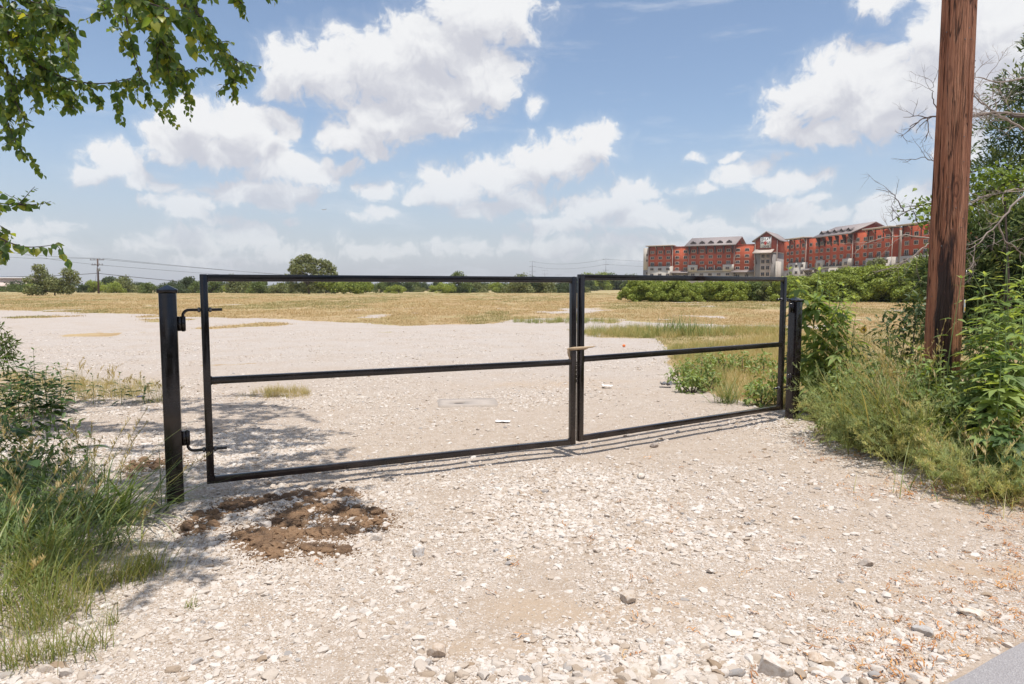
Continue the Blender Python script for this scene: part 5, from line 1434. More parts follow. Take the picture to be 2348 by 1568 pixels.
weed('ragweed', 'small weed low at the right edge near the verge', 'weed', at(2335, 4.9), 0.62, 7, 0.20, (-.03, 0), ('penta', 'tri'), LM_D, GR, 1, 12, .45)
weed('ragweed', 'leafy weed filling the middle of the right-hand clump', 'weed', at(2285, 5.6), 1.28, 11, 0.23, (.03, 0), ('tri', 'lance'), LM_R, GR, 4, 14, .35)
weed('ragweed', 'pale leafy weed right against the pole side', 'weed', at(2222, 6.4), 1.30, 11, 0.20, (.06, 0), ('tri', 'lance'), LM_R, GR, 4, 15, .3)
weed('ragweed', 'leafy weed low in front of the right-edge clump', 'weed', at(2318, 5.3), 1.20, 10, 0.23, (-.04, 0), ('tri', 'lance'), LM_R, GR, 3, 16, .4)
weed('ragweed', 'bright weed behind the wispy bush near the tall one', 'weed', at(1935, 7.7), 1.05, 9, 0.20, (.05, 0), ('tri', 'lance'), LM_R, GR, 4, 17, .4)
weed('ragweed', 'leafy weed crowding the foot of the tall one by the post', 'weed', at(1880, 7.8), 0.95, 9, 0.22, (.03, 0), ('tri', 'lance'), LM_R, GR, 4, 18, .45)
weed('ragweed', 'leafy weed reaching beyond the right picture edge', 'weed', at(2390, 6.0), 1.60, 12, 0.24, (-.08, 0), ('tri', 'lance'), LM_R, GR, 4, 19, .35)
weed('ragweed', 'broad weed at the far right behind the clump', 'weed', at(2350, 6.8), 1.72, 12, 0.22, (-.06, 0), ('tri', 'lance'), LM_R, GR, 4, 13, .35)
weed('ragweed', 'tall weed second from the right gate post', 'weed', at(1893, 7.75), 1.45, 15, 0.25, (.04, 0), ('tri', 'lance'), LM_R, GR, 6, 30, .45, .011)
weed('ragweed', 'leafy upright weed midway between the right post and the pole', 'weed', at(1950, 7.4), 1.20, 12, 0.23, (.05, 0), ('tri', 'lance'), LM_R, GR, 5, 31, .4)
weed('ragweed', 'leafy upright weed close to the left side of the pole', 'weed', at(2035, 7.1), 1.25, 12, 0.22, (.02, 0), ('tri', 'lance'), LM_R, GR, 5, 32, .4)
weed('ragweed', 'weed with broad leaves in front of the pole foot', 'weed', at(2105, 6.2), 0.95, 10, 0.23, (.02, 0), ('penta', 'tri'), LM_R, GR, 4, 33, .4)
GB = 'weeds on the bank behind the right leaf'
BANKC = [(.14,.20,.06),(.22,.30,.09),(.34,.40,.14)]
GL = 'leafy weeds on the left'
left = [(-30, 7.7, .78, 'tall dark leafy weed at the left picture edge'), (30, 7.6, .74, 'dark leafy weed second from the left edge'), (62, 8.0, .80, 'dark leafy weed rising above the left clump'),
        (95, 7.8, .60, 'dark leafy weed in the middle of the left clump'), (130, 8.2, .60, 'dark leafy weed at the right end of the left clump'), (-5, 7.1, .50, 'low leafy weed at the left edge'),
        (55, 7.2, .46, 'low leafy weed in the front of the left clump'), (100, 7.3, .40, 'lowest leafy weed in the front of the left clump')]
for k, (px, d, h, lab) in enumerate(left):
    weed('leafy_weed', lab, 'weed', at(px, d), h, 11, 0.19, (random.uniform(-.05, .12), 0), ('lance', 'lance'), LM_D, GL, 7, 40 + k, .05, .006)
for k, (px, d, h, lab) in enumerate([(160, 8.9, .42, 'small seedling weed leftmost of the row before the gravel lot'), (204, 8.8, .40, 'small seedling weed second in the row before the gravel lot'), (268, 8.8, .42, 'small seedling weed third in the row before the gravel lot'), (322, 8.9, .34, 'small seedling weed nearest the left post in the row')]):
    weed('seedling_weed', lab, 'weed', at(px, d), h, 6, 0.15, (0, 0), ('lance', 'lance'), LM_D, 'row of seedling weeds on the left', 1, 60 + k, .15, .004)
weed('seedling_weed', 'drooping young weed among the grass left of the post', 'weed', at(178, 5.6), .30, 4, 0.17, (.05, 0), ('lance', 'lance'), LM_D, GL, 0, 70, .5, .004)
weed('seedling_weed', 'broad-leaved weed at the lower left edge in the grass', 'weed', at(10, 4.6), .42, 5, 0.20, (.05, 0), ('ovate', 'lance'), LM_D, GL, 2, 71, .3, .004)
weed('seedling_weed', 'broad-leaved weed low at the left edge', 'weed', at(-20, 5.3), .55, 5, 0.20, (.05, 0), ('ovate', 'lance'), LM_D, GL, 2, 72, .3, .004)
# sunflower
def sunflower():
    c = at(1979, 7.3)
    o = weed('sunflower', 'single small yellow sunflower above the wispy bush', 'flower', c, 1.10, 6, 0.13, (0.02, 0), ('ovate', 'lance'), LM_R, None, 0, 81, .3, .006)
    hd = W(1979, 756, 7.3); b = np.array(o.location)
    pm = plain('sunflower_yellow', (0.75, 0.45, 0.02), 0.7, 0.15); cm = plain('sunflower_brown', (0.10, 0.05, 0.02), 0.9, 0.2)
    mb = MB(); mb.tube([(0, 0.006, 0), (0, -0.012, 0)], [0.017, 0.014], 14); ce = mb.build('flower_head', cm, o, loc=tuple(hd - b))
    pt = lobe(0.028, 0.007, 0, 3, .1, .1)
    pmesh = mesh_np('petal', pt[0], [pt[1]], pm)
    for k in range(14):
        a = k * 2 * PI / 14
        obj('petal', pmesh, ce, (math.sin(a) * .02, 0, math.cos(a) * .02), (PI / 2 * 0 + PI / 2, 0, 0), 1.0).matrix_local = Matrix.Translation((math.sin(a) * .013, -.004, math.cos(a) * .013)) @ Matrix.Rotation(a, 4, 'Y') @ Matrix.Rotation(PI / 2, 4, 'X')
sunflower()

# ------------------------------------------------------------------ grass clumps one can point at
GRASS = leafmat('tall_green_grass', [(0.50, 0.40, 0.21), (0.32, 0.33, 0.12), (0.17, 0.23, 0.075), (0.11, 0.17, 0.06), (0.25, 0.32, 0.12)], 'attr', 0.30, 0.45, (1.4, 1.3, .6))
PALEG = leafmat('pale_yellow_grass', [(0.46, 0.36, 0.17), (0.30, 0.29, 0.09), (0.21, 0.25, 0.07), (0.15, 0.20, 0.055)], 'attr', 0.35, 0.5, (1.3, 1.25, .6))
def clump(name, label, loc, n, L, w, spread, lean, curve, mat, tl=(0.1, 1.0), azc=None, azs=1.2, seeds=0, cat='grass clump', group=None, seg=6):
    c = np.array([loc[0], loc[1], float(gz(loc[0], loc[1])) - .01])
    base = np.stack([rng.normal(0, spread, n), rng.normal(0, spread * .7, n), np.zeros(n)], -1)
    az = rng.uniform(0, 2 * PI, n) if azc is None else rng.normal(azc, azs, n)
    V, Fc, tt = blades(base, az, L * rng.uniform(.45, 1.1, n), w * rng.uniform(.6, 1.2, n), np.abs(rng.normal(lean, .22, n)), curve * rng.uniform(.3, 1.4, n), rng.uniform(tl[0], tl[1], n), seg)
    o = obj(name, mesh_np(name, V, [Fc], mat, tt), None, tuple(c))
    props(o, label, cat, group)
    if seeds:
        mb = MB()
        for k in range(seeds):
            a = rng.uniform(0, 6.28) if azc is None else rng.normal(azc, .8); b = rng.normal(0, spread, 2); hh = L * rng.uniform(1.0, 1.45); ln = abs(rng.normal(.25, .15))
            t_ = np.linspace(0, 1, 9); th = ln + .5 * t_
            pts = np.stack([b[0] + np.cos(a) * np.cumsum(np.sin(th)) * hh / 9, b[1] + np.sin(a) * np.cumsum(np.sin(th)) * hh / 9, np.cumsum(np.cos(th)) * hh / 9], -1)
            mb.tube(pts, 0.0016, 4, tint=.1)
            top = pts[5:]
            for q in range(26):
                f = rng.uniform(0, 3.0); i = int(f); cc = top[i] * (1 - f + i) + top[i + 1] * (f - i)
                aa = rng.uniform(0, 6.28); ll = rng.uniform(.02, .055) * (1.15 - f / 4.0); e = cc + np.array([np.cos(aa) * ll * .6, np.sin(aa) * ll * .6, ll])
                s_ = np.array([-np.sin(aa), np.cos(aa), 0]) * .0035; mid = (cc + e) / 2
                mb.add([cc, mid + s_, e, mid - s_], None, [(0, 1, 2, 3)], 0.0)
        sm = mb.build('seed_heads', mat, o)
    return o
GF = 'tall grass clumps in the left foreground'
clump('grass_clump', 'dense long-bladed grass clump arching right below the left post', at(215, 4.35), 150, .64, .018, .12, .65, .9, GRASS, (.3, 1), 0.1, .8, 5, group=GF)
clump('grass_clump', 'green grass clump at the left of the arching one', at(90, 4.55), 110, .48, .017, .17, .55, .9, GRASS, (.2, 1), None, 1, 6, group=GF)
clump('grass_clump', 'leafy grass clump at the left edge below the weeds', at(0, 4.9), 110, .48, .016, .18, .55, .9, GRASS, (.2, 1), None, 1, 6, group=GF)
clump('grass_clump', 'grass clump in shade behind the arching clump', at(150, 5.2), 110, .42, .011, .18, .6, .9, GRASS, (.2, 1), None, 1, 8, group=GF)
clump('grass_clump', 'low spreading grass clump at the lower left edge', at(20, 3.95), 190, .45, .013, .16, .5, .9, GRASS, (.2, 1), None, 1, 4, group=GF)
clump('grass_clump', 'grass clump with straw blades left of centre in the left foreground', at(150, 3.9), 170, .42, .012, .15, .5, .9, GRASS, (.1, .9), 0.3, 1.2, 4, group=GF)
clump('grass_clump', 'wide grass clump at the left edge beside the arching blades', at(40, 4.3), 100, .45, .016, .2, .6, .9, GRASS, (.2, 1), 0.4, 1.4, 4, group=GF)
clump('grass_clump', 'few long single grass blades reaching across the left post', at(235, 4.25), 8, 1.15, .014, .05, .75, .75, GRASS, (.3, .8), 0.05, .15, 0, group=GF, seg=9)
clump('grass_clump', 'few upright grass blades left of the post', at(330, 4.7), 12, .55, .008, .08, .2, .5, GRASS, (.3, .8), 1.0, 1.2, 0, group=GF)
clump('grass_clump', 'bright long grass at the left edge above the pale grass', at(10, 3.65), 170, .50, .014, .15, .5, .9, GRASS, (.25, 1), 0.3, 1.3, 3, group=GF)
clump('grass_clump', 'bright grass spilling right above the pale tufts', at(95, 3.6), 150, .42, .012, .13, .55, .9, GRASS, (.15, 1), 0.2, 1.1, 2, group=GF)
clump('grass_clump', 'yellow-green grass low at the left edge', at(15, 3.2), 170, .36, .010, .13, .5, .8, PALEG, (.2, 1), 0.4, 1.4, 2, group=GF)
GP_ = 'thin pale grass clumps at the lower left'
for k, (px, d, n, L, lab) in enumerate([(40, 2.95, 150, .22, 'thin pale grass at the very bottom left corner'), (110, 3.1, 130, .22, 'thin pale grass tuft just right of the bottom left corner'), (150, 2.75, 80, .17, 'sparse pale grass near the bottom edge on the left'), (265, 3.45, 150, .22, 'fan of pale yellow-green grass on the gravel below the arching clump'), (320, 3.55, 110, .20, 'rightmost pale grass tuft on the gravel'),
        (180, 3.35, 140, .22, 'pale grass tuft between the corner and the fan of grass'), (30, 3.4, 160, .28, 'pale grass at the left edge above the corner'), (60, 2.7, 80, .18, 'short pale grass at the bottom edge'), (0, 2.65, 90, .22, 'pale grass cut by the bottom left corner'), (225, 3.0, 26, .13, 'tiny grass sprout alone on the gravel at lower left'), (410, 3.15, 20, .07, 'tiny dark sprout alone on the gravel')]):
    clump('pale_grass', lab, at(px, d), int(n * 1.25), L * 1.15, .0046, .065 if n > 30 else .015, .35, .6, PALEG, (.1, 1), None if k != 3 else 0.4, 1, 0, group=GP_)
for k, (px, d, L, lab) in enumerate([(230, 9.4, .35, 'straw-coloured grass tuft behind the seedling weeds'), (290, 9.3, .32, 'straw-coloured grass tuft nearer the left post'), (170, 9.8, .40, 'straw-coloured grass tuft behind the left clump'), (350, 9.0, .25, 'short green-tan tuft beside the left post')]):
    clump('straw_grass', lab, at(px, d), 150, L, .004, .12, .3, .5, PALEG, (0, .4), None, 1, 10, group='straw tufts at the edge of the lot')
GJ = 'tall seeding grasses by the pole'
clump('seeding_grass', 'tall grass with tan seed heads left of the pole', at(2100, 6.9), 90, .95, .016, .13, .2, .6, GRASS, (.05, .7), None, 1, 16, group=GJ)
clump('seeding_grass', 'bright arching grass in front of the pole foot', at(2130, 5.85), 100, .95, .019, .11, .3, .7, PALEG, (.15, 1), 2.6, 1.0, 6, group=GJ)
clump('seeding_grass', 'long yellow grass blades arching over the middle of the verge', at(2085, 5.95), 70, 1.05, .018, .12, .35, .8, PALEG, (0, .7), 2.4, 1.1, 9, group=GJ)
clump('seeding_grass', 'straw-yellow grass stalks rising out of the wide feathery bush', at(2010, 6.3), 60, .95, .013, .16, .3, .6, PALEG, (0, .5), None, 1, 12, group=GJ)
clump('seeding_grass', 'tan seeding grass right of the pole foot', at(2215, 5.9), 80, .85, .015, .13, .25, .7, GRASS, (0, .6), None, 1, 10, group=GJ)
clump('seeding_grass', 'yellow-green grass behind the wispy bush', at(2040, 7.3), 110, .95, .016, .24, .25, .6, PALEG, (.1, 1), None, 1, 12, group=GJ)
clump('seeding_grass', 'straw grass in front of the right-hand weeds', at(2240, 5.0), 130, .5, .008, .22, .5, .8, GRASS, (0, .5), None, 1, 8, group=GJ)
clump('seeding_grass', 'dry grass at the right picture edge by the verge', at(2330, 4.75), 130, .42, .008, .22, .55, .8, GRASS, (0, .4), None, 1, 8, group=GJ)
clump('seeding_grass', 'green grass tuft on the bank inside the right leaf', at(1672, 8.9), 110, .55, .010, .08, .45, .6, GRASS, (.15, .8), None, 1, 0, group='grass tufts on the bank')
clump('seeding_grass', 'dark green tall grass patch at the back of the bank', at(1560, 21.5), 300, .8, .02, .5, .3, .5, GRASS, (.3, 1), None, 1, 0, group='grass tufts on the bank')

# ------------------------------------------------------------------ wispy bush in front of the pole
WISP = leafmat('wispy_sprigs', [(0.644, 0.540, 0.276), (0.517, 0.529, 0.218), (0.345, 0.414, 0.196), (0.253, 0.333, 0.184), (0.460, 0.540, 0.253)], 'attr', 0.45, 0.6, (1.2, 1.15, .7), .15)
def wispy(loc, n, h, spread, label, tl=(.15, 1), lean=.55, name='wispy_bush', az0=None):
    """fine feathery bush: arching stems, side branchlets, hair-thin sprigs"""
    o = thing(name, label, 'bush', (loc[0], loc[1], 0), 0, 'fine feathery bushes by the pole')
    st = MB(); B, A_, L_, T_, LE = [], [], [], [], []
    for k in range(n):
        a = rng.uniform(0, 6.28) if az0 is None else rng.normal(az0, .5); ln = abs(rng.normal(lean, .35)); L = h * rng.uniform(.5, 1.1); b = rng.normal(0, spread * .2, 2)
        t_ = np.linspace(0, 1, 8); th = ln * (.5 + .9 * t_)
        pts = np.stack([b[0] + np.cos(a) * np.cumsum(np.sin(th)) * L / 8, b[1] + np.sin(a) * np.cumsum(np.sin(th)) * L / 8, np.cumsum(np.cos(th)) * L / 8], -1)
        st.tube(pts, .0026 * (1.2 - t_), 3, False, tint=.25)
        tn = rng.uniform(*tl)
        for j in range(9):
            f = rng.uniform(1.2, 6.9); i = int(f); c = pts[i] * (1 - f + i) + pts[i + 1] * (f - i)
            tg = unit(pts[i + 1] - pts[i]); d = unit(tg + rng.normal(0, .6, 3)); l = L * rng.uniform(.10, .26)
            q = c + d * l * np.linspace(0, 1, 4)[:, None]
            st.tube(q, [.0014, .0012, .001, .0006], 3, False, tint=.35)
            m = 15; g = rng.random(m); B.append(c + d * l * g[:, None]); A_.append(math.atan2(d[1], d[0]) + rng.normal(0, 1.3, m)); L_.append(rng.uniform(.018, .05, m)); T_.append(tn + rng.normal(0, .12, m)); LE.append(np.abs(rng.normal(.7, .45, m)))
    B, A_, L_, T_, LE = map(np.concatenate, (B, A_, L_, T_, LE))
    V, Fc, tt = blades(B, A_, L_, np.full(len(B), .0048), LE, np.full(len(B), .4), np.clip(T_, 0, 1), 2)
    obj('sprigs', mesh_np('sprigs', V, [Fc], WISP, tt), o)
    st.build('stems', WISP, o)
wispy(at(2015, 6.4), 85, .80, .7, 'wide feathery grey-green bush spilling right of the right post', (.35, 1), .8)
wispy(at(2060, 6.15), 90, .80, .7, 'feathery green bush in the middle of the right verge', (.35, 1), .75)
wispy(at(1960, 6.7), 40, .62, .3, 'yellow-tipped feathery sprays leaning towards the right post', (.1, .45), 1.0, az0=PI * 1.02)
wispy(at(2110, 5.7), 80, .66, .8, 'straw-tinted feathery bush in front of the pole foot', (0, .6), .8)
wispy(at(2070, 6.9), 45, 1.0, .6, 'taller feathery bush behind, reaching up the pole foot', (.05, .8), .55)
wispy(at(2190, 5.3), 80, .5, .8, 'low feathery bush at the verge below the pole', (0, .7), .9)
wispy(at(2290, 4.85), 70, .42, .8, 'low straw-green feathery bush near the right picture edge', (0, .6), .9)
wispy(at(2010, 6.2), 50, .38, .6, 'low dark feathery growth at the gravel edge', (.4, 1), .9)
# small-leaved shrub behind, left of the pole, and a scrap of shrub at the far left
def small_shrub(name, label, loc, clumps, n, leaf, cols, seed):
    m = leafmat(name + '_leaves_%d' % seed, cols, 'attr', .3, .5)
    o = thing(name, label, 'shrub', (loc[0], loc[1], 0))
    TV, TF = lobe(1, .2, 0, 3, .2, .2)
    r = np.random.default_rng(seed); cc = np.array(clumps); k = r.integers(0, len(cc), n)
    d = unit(r.normal(size=(n, 3))); pos = cc[k, :3] + d * (cc[k, 3] * r.random(n) ** .45)[:, None]
    M = frames(unit(d + np.array([0, 0, -.2]) + r.normal(size=(n, 3)) * .5), unit(np.array([0, 0, 1.0]) + r.normal(size=(n, 3)) * .5))
    V, Fs, tt = stamp(TV, [TF], pos, M, leaf * r.uniform(.6, 1.2, n), r.random(n))
    obj('foliage', mesh_np('foliage', V, Fs, m, tt), o)
    mb = MB()
    for c in clumps: mb.tube([(c[0] * .1, c[1] * .1, -.05), (c[0] * .6, c[1] * .6, c[2] * .5), tuple(c[:3])], [.012, .008, .003], 5)
    mb.build('stems', BARK, o)
small_shrub('leafy_shrub', 'dark small-leaved shrub just left of the pole', at(2075, 8.0), [(0,0,1.15,.2),(.15,0,1.3,.2),(-.2,0,1.0,.2),(.3,.1,1.0,.22),(.1,0,.8,.25),(-.2,0,.6,.25),(.3,0,.6,.25)], 800, .085, [(.035,.06,.022),(.06,.095,.035),(.10,.14,.05)], 301)
small_shrub('leafy_shrub', 'small-leaved shrub cut by the left picture edge', at(-85, 10.0), [(0,0,.9,.35),(.3,0,.75,.3),(-.3,0,1.0,.35),(.4,.1,.45,.3),(.05,0,.4,.35),(.55,0,.65,.2)], 1600, .08, [(.06,.09,.03),(.10,.14,.045),(.16,.20,.07)], 302)
# unseen trees behind the camera, added to darken reflections in the gloss paint
def roadside():
    cl = []
    r = random.Random(3)
    for k in range(60): cl.append((-48 + k * 1.6 + r.uniform(-1, 1), -15 + r.uniform(-2.5, 2.5), r.uniform(.8, 6.5), r.uniform(1.6, 2.6)))
    o = obj('unseen_woodland', crown_mesh('unseen_woodland', cl, 16000, 0.7, GREENS['dark'], 991))
    props(o, 'unseen band of roadside trees behind the camera', 'unseen_woodland', kind='stuff')
roadside()

for k, (px, d, w, lab) in enumerate([(1990, 6.75, .5, 'leafy green undergrowth inside the wide feathery bush'), (2150, 6.3, .45, 'leafy green undergrowth at the pole foot'), (2230, 5.75, .5, 'leafy undergrowth right of the pole foot'), (2310, 5.6, .6, 'leafy undergrowth below the right-hand weeds')]):
    small_shrub('undergrowth', lab, at(px, d), [(0,0,.35,w*.6),(w*.6,0,.3,w*.5),(-w*.6,0,.3,w*.5),(0,.2,.6,w*.5),(w*.4,.2,.55,w*.45),(-w*.4,.1,.5,w*.4)], 1000, .075, [(.12,.175,.06),(.19,.26,.085),(.30,.36,.13)], 320 + k)
small_shrub('undergrowth', 'leafy green undergrowth at the left edge below the weeds', at(10, 5.6), [(0,0,.2,.3),(.35,0,.2,.25),(-.3,0,.25,.3),(.1,-.4,.2,.3),(.5,-.5,.12,.2),(-.2,-.7,.2,.3)], 1300, .065, [(.06,.105,.035),(.09,.15,.05),(.15,.21,.07)], 330)
small_shrub('undergrowth', 'low leafy undergrowth among the left foreground grass', at(70, 4.3), [(0,0,.12,.22),(.3,0,.1,.2),(-.3,0,.15,.25),(.1,-.3,.1,.2)], 800, .055, [(.06,.105,.035),(.09,.15,.05),(.15,.21,.07)], 331)
for k, (pos_, h_, lab_) in enumerate([((1570, 10.6), 0.42, 'bushy green weed at the left end of the grassy bank'),((1612, 11.2), 0.5, 'bushy green weed above the middle rail of the right leaf'),((1650, 11.6), 0.45, 'leafy weed in the middle of the grassy bank'),((1590, 9.8), 0.32, 'weed spilling onto the gravel edge of the bank'),((1752, 8.7), 0.34, 'leafy weed low inside the right leaf near its outer stile'),((1775, 9.3), 0.5, 'taller leafy weed left of the right post'),((1705, 12.0), 0.42, 'pale leafy weed at the back of the grassy bank'),((1755, 11.5), 0.45, 'pale leafy weed at the back right of the bank'),((1625, 10.0), 0.36, 'low leafy weed in the front middle of the bank')]):
    h_ *= .78; w_ = h_ * .8
    small_shrub('bank_weed', lab_, at(*pos_), [(0,0,h_*.95,w_*.35),(w_*.5,0,h_*.75,w_*.36),(-w_*.5,.05,h_*.7,w_*.36),(.1*w_,.1,h_*.5,w_*.5),(-w_*.8,0,h_*.4,w_*.34),(w_*.8,0,h_*.42,w_*.34),(0,-.1,h_*.25,w_*.5)], 300, .078, BANKC, 340 + k)
# ------------------------------------------------------------------ overhanging tree on the left
ELM_COLS = [(0.060, 0.115, 0.045), (0.085, 0.150, 0.048), (0.13, 0.20, 0.055), (0.21, 0.265, 0.062), (0.34, 0.36, 0.08)]
ELM_O = leafmat('elm_leaf', ELM_COLS, 'obj', 0.55, 0.38, (2.0, 1.75, .5), .5)
ELM_A = leafmat('elm_leaf_mass', ELM_COLS, 'attr', 0.55, 0.38, (2.0, 1.75, .5), .5)
TWIG = plain('elm_twig', (0.085, 0.060, 0.050), 0.9, 0.3, 30)
def overhanging_tree():
    root = thing('overhanging_tree', 'leafy tree outside the left edge whose branches hang into the sky', 'tree', (-6.6, 5.6, 0))
    O = np.array([-6.6, 5.6, 0.0])
    tw = MB(); pos, al, nr, sz, tn = [], [], [], [], []
    def poly(pts): return [W(*p) for p in pts]
    def spline(pts, n):
        pts = np.asarray(pts, float); t = np.linspace(0, len(pts) - 1, n); i = np.minimum(t.astype(int), len(pts) - 2); f = (t - i)[:, None]
        p0 = pts[np.maximum(i - 1, 0)]; p1 = pts[i]; p2 = pts[i + 1]; p3 = pts[np.minimum(i + 2, len(pts) - 1)]
        return 0.5 * ((2 * p1) + (-p0 + p2) * f + (2 * p0 - 5 * p1 + 4 * p2 - p3) * f ** 2 + (-p0 + 3 * p1 - 3 * p2 + p3) * f ** 3)
    def leaves_on(pts, size, dens, start=0.0, droop=1.0):
        seg = np.linalg.norm(np.diff(pts, axis=0), axis=1); L = seg.sum(); n = max(2, int(L * dens * 1.2))
        cum = np.concatenate([[0], np.cumsum(seg)])
        for k in range(n):
            s = L * (start + (1 - start) * (k + rng.random() * .6) / n); i = min(len(seg) - 1, int(np.searchsorted(cum, s) - 1)); i = max(0, i)
            f = (s - cum[i]) / (seg[i] + 1e-9); c = pts[i] * (1 - f) + pts[i + 1] * f
            tdir = unit(pts[i + 1] - pts[i]); sd = np.cross(tdir, [0, 0, 1]); sd = unit(sd) * (1 if k % 2 else -1)
            a = unit(tdir * rng.uniform(.2, .9) + sd * rng.uniform(.3, 1.0) + np.array([0, 0, -rng.uniform(.2, 1.1) * droop]) + rng.normal(0, .25, 3))
            nn = unit(np.array([.1, -.45, .75]) + rng.normal(0, .55, 3) + sd * .2)
            pos.append(c + a * .012); al.append(a); nr.append(nn); sz.append(size * .88 * rng.uniform(.55, 1.2) * (1 - .35 * (s / L) ** 3)); tn.append(np.clip(rng.beta(1.6, 2.4), 0, 1))
    def branch(pts, r0, size=.068, dens=34, sub=0, sublen=.3, start=.0, droop=1.0, subdens=None):
        q = spline(poly(pts), max(8, 5 * len(pts)))
        tw.tube(q - O, np.linspace(r0, .0015, len(q)), 5)
        leaves_on(q, size, dens, start, droop)
        for k in range(sub):
            i = rng.integers(int(len(q) * start * .8), len(q) - 2); c = q[i]; t_ = unit(q[i + 1] - q[i])
            d = unit(t_ * .5 + rng.normal(0, .65, 3) + np.array([0, 0, -.45 * droop])); L = sublen * rng.uniform(.5, 1.2)
            tt = np.linspace(0, 1, 7)[:, None]
            p = c + d * L * tt + np.array([0, 0, -.22 * L]) * tt ** 2 + rng.normal(0, .006, (7, 3))
            tw.tube(p - O, np.linspace(.0032, .001, 7), 4); leaves_on(p, size * .95, subdens or dens, .1, droop)
    d = 4.7
    # branches seen in the picture
    branch([(-150,-40,d),(0,60,d),(52,117,d),(100,157,d),(160,183,d),(225,192,d),(281,184,d),(325,172,d)], .012, .072, 60, 20, .22)
    branch([(270,-60,4.5),(290,40,4.5),(306,121,4.6),(322,169,4.6),(350,225,4.7),(378,275,4.7)], .007, .062, 55, 8, .14)
    branch([(330,-60,4.2),(362,30,4.2),(390,100,4.3),(410,150,4.3),(428,178,4.3)], .007, .064, 60, 22, .22)
    branch([(390,-70,4.3),(430,20,4.3),(470,70,4.35),(500,100,4.4),(527,128,4.4),(565,148,4.4),(598,152,4.4)], .007, .056, 55, 12, .16)
    branch([(495,95,4.4),(515,130,4.4),(528,165,4.4),(535,200,4.4),(532,235,4.4)], .004, .056, 60, 8, .12)
    branch([(200,-60,4.6),(240,10,4.6),(265,50,4.6),(285,85,4.6)], .006, .066, 60, 6, .18)
    branch([(280,-40,3.4),(330,0,3.4),(365,15,3.4),(400,22,3.4),(440,30,3.45)], .006, .085, 50, 10, .14)
    branch([(420,-60,3.9),(440,0,3.9),(455,40,3.9),(470,75,4.0)], .006, .066, 55, 12, .20)
    branch([(300,-40,4.0),(320,10,4.0),(345,50,4.0),(370,90,4.1),(380,130,4.1)], .006, .066, 60, 16, .22)
    branch([(-120,-90,4.9),(-20,0,4.8),(40,30,4.7),(90,40,4.6),(130,60,4.6),(160,90,4.6)], .010, .072, 60, 26, .30)
    branch([(-100,0,5.2),(0,60,5.0),(50,90,4.9),(90,120,4.9),(120,140,4.9)], .009, .072, 60, 22, .30)
    branch([(-60,-60,4.3),(20,-20,4.3),(60,0,4.3),(110,15,4.3),(150,45,4.3),(165,75,4.3)], .007, .072, 60, 20, .24)
    branch([(-120,60,5.0),(-40,110,4.9),(10,150,4.8),(24,205,4.8),(44,250,4.7),(72,290,4.7)], .008, .070, 55, 16, .18)
    branch([(-100,110,4.8),(-30,170,4.8),(0,230,4.8),(25,300,4.7),(56,365,4.7)], .007, .068, 55, 12, .16)
    branch([(60,150,4.7),(78,190,4.7),(88,225,4.7),(92,250,4.7)], .004, .064, 55, 2, .10)
    branch([(130,170,4.7),(152,205,4.7),(165,235,4.7),(170,256,4.7)], .004, .062, 60, 5, .12)
    branch([(190,190,4.7),(215,212,4.7),(232,232,4.7)], .003, .060, 60, 2, .1)
    branch([(40,170,4.8),(90,196,4.8),(140,210,4.8),(190,222,4.8)], .005, .064, 50, 6, .12)
    branch([(-140,430,4.4),(-60,452,4.4),(0,466,4.4),(50,470,4.4),(90,468,4.4),(117,462,4.4)], .006, .070, 50, 5, .14, 0, .8)
    branch([(40,470,4.4),(58,452,4.4),(70,438,4.4),(80,428,4.4)], .003, .040, 50, 0, .1, 0, .3)
    branch([(-120,500,4.2),(-40,525,4.2),(20,555,4.2),(60,566,4.2),(105,564,4.2),(138,557,4.2)], .006, .078, 46, 4, .12, 0, 1.1)
    branch([(-90,490,4.3),(-30,510,4.3),(5,520,4.3),(28,540,4.3)], .005, .072, 50, 4, .14, 0, 1.0)
    branch([(530,-60,4.4),(545,-10,4.4),(553,15,4.4),(556,34,4.4)], .004, .058, 60, 3, .08)
    branch([(600,-60,4.5),(612,-15,4.5),(630,2,4.5)], .003, .052, 50, 1, .08)
    # crown above and beside the picture: it makes the dappled shade
    shade = [(140,690,912,1005,26), (440,840,1070,1112,10), (430,820,1120,1200,9), (0,330,960,1300,7), (420,700,985,1060,10), (300,480,1240,1300,4)]
    for (x0, x1, y0, y1, cnt) in shade:
      for k in range(cnt):
        g_ = G(rng.uniform(x0, x1), rng.uniform(y0, y1))
        z = max(H + (658 + 60) / F * g_[1] * 1.02 + .15, 3.6) + rng.uniform(0, 1.2)
        c_ = np.array([g_[0], g_[1], 0]) + np.array(SUN) / SUN.z * z
        s = c_ + [-.55, rng.uniform(-.3, .3), .2]; e = c_ + [.35, rng.uniform(-.3, .3), -.1]
        q = spline([s, (s + e) / 2 + rng.normal(0, .06, 3), e], 10)
        tw.tube(q - O, np.linspace(.008, .002, 10), 4); leaves_on(q, .085, 40, 0, .5)
        for j in range(7):
            i = rng.integers(1, 9); d_ = unit(rng.normal(0, 1, 3) * [1, 1, .25]); L = rng.uniform(.2, .42); tt = np.linspace(0, 1, 6)[:, None]
            p = q[i] + d_ * L * tt + np.array([0, 0, .1 * L]) * tt ** 2
            tw.tube(p - O, np.linspace(.004, .001, 6), 4); leaves_on(p, .085, 40, .1, .3)
    # trunk and limbs out of the frame
    tk = MB()
    tk.tube([(0, 0, -.3), (.05, 0, 1.2), (-.05, .05, 2.6), (.1, 0, 4.0), (.3, .1, 5.4)], [.24, .19, .17, .14, .09], 14)
    root_tr = tk.build('trunk', BARK, root, True)
    lb = MB()
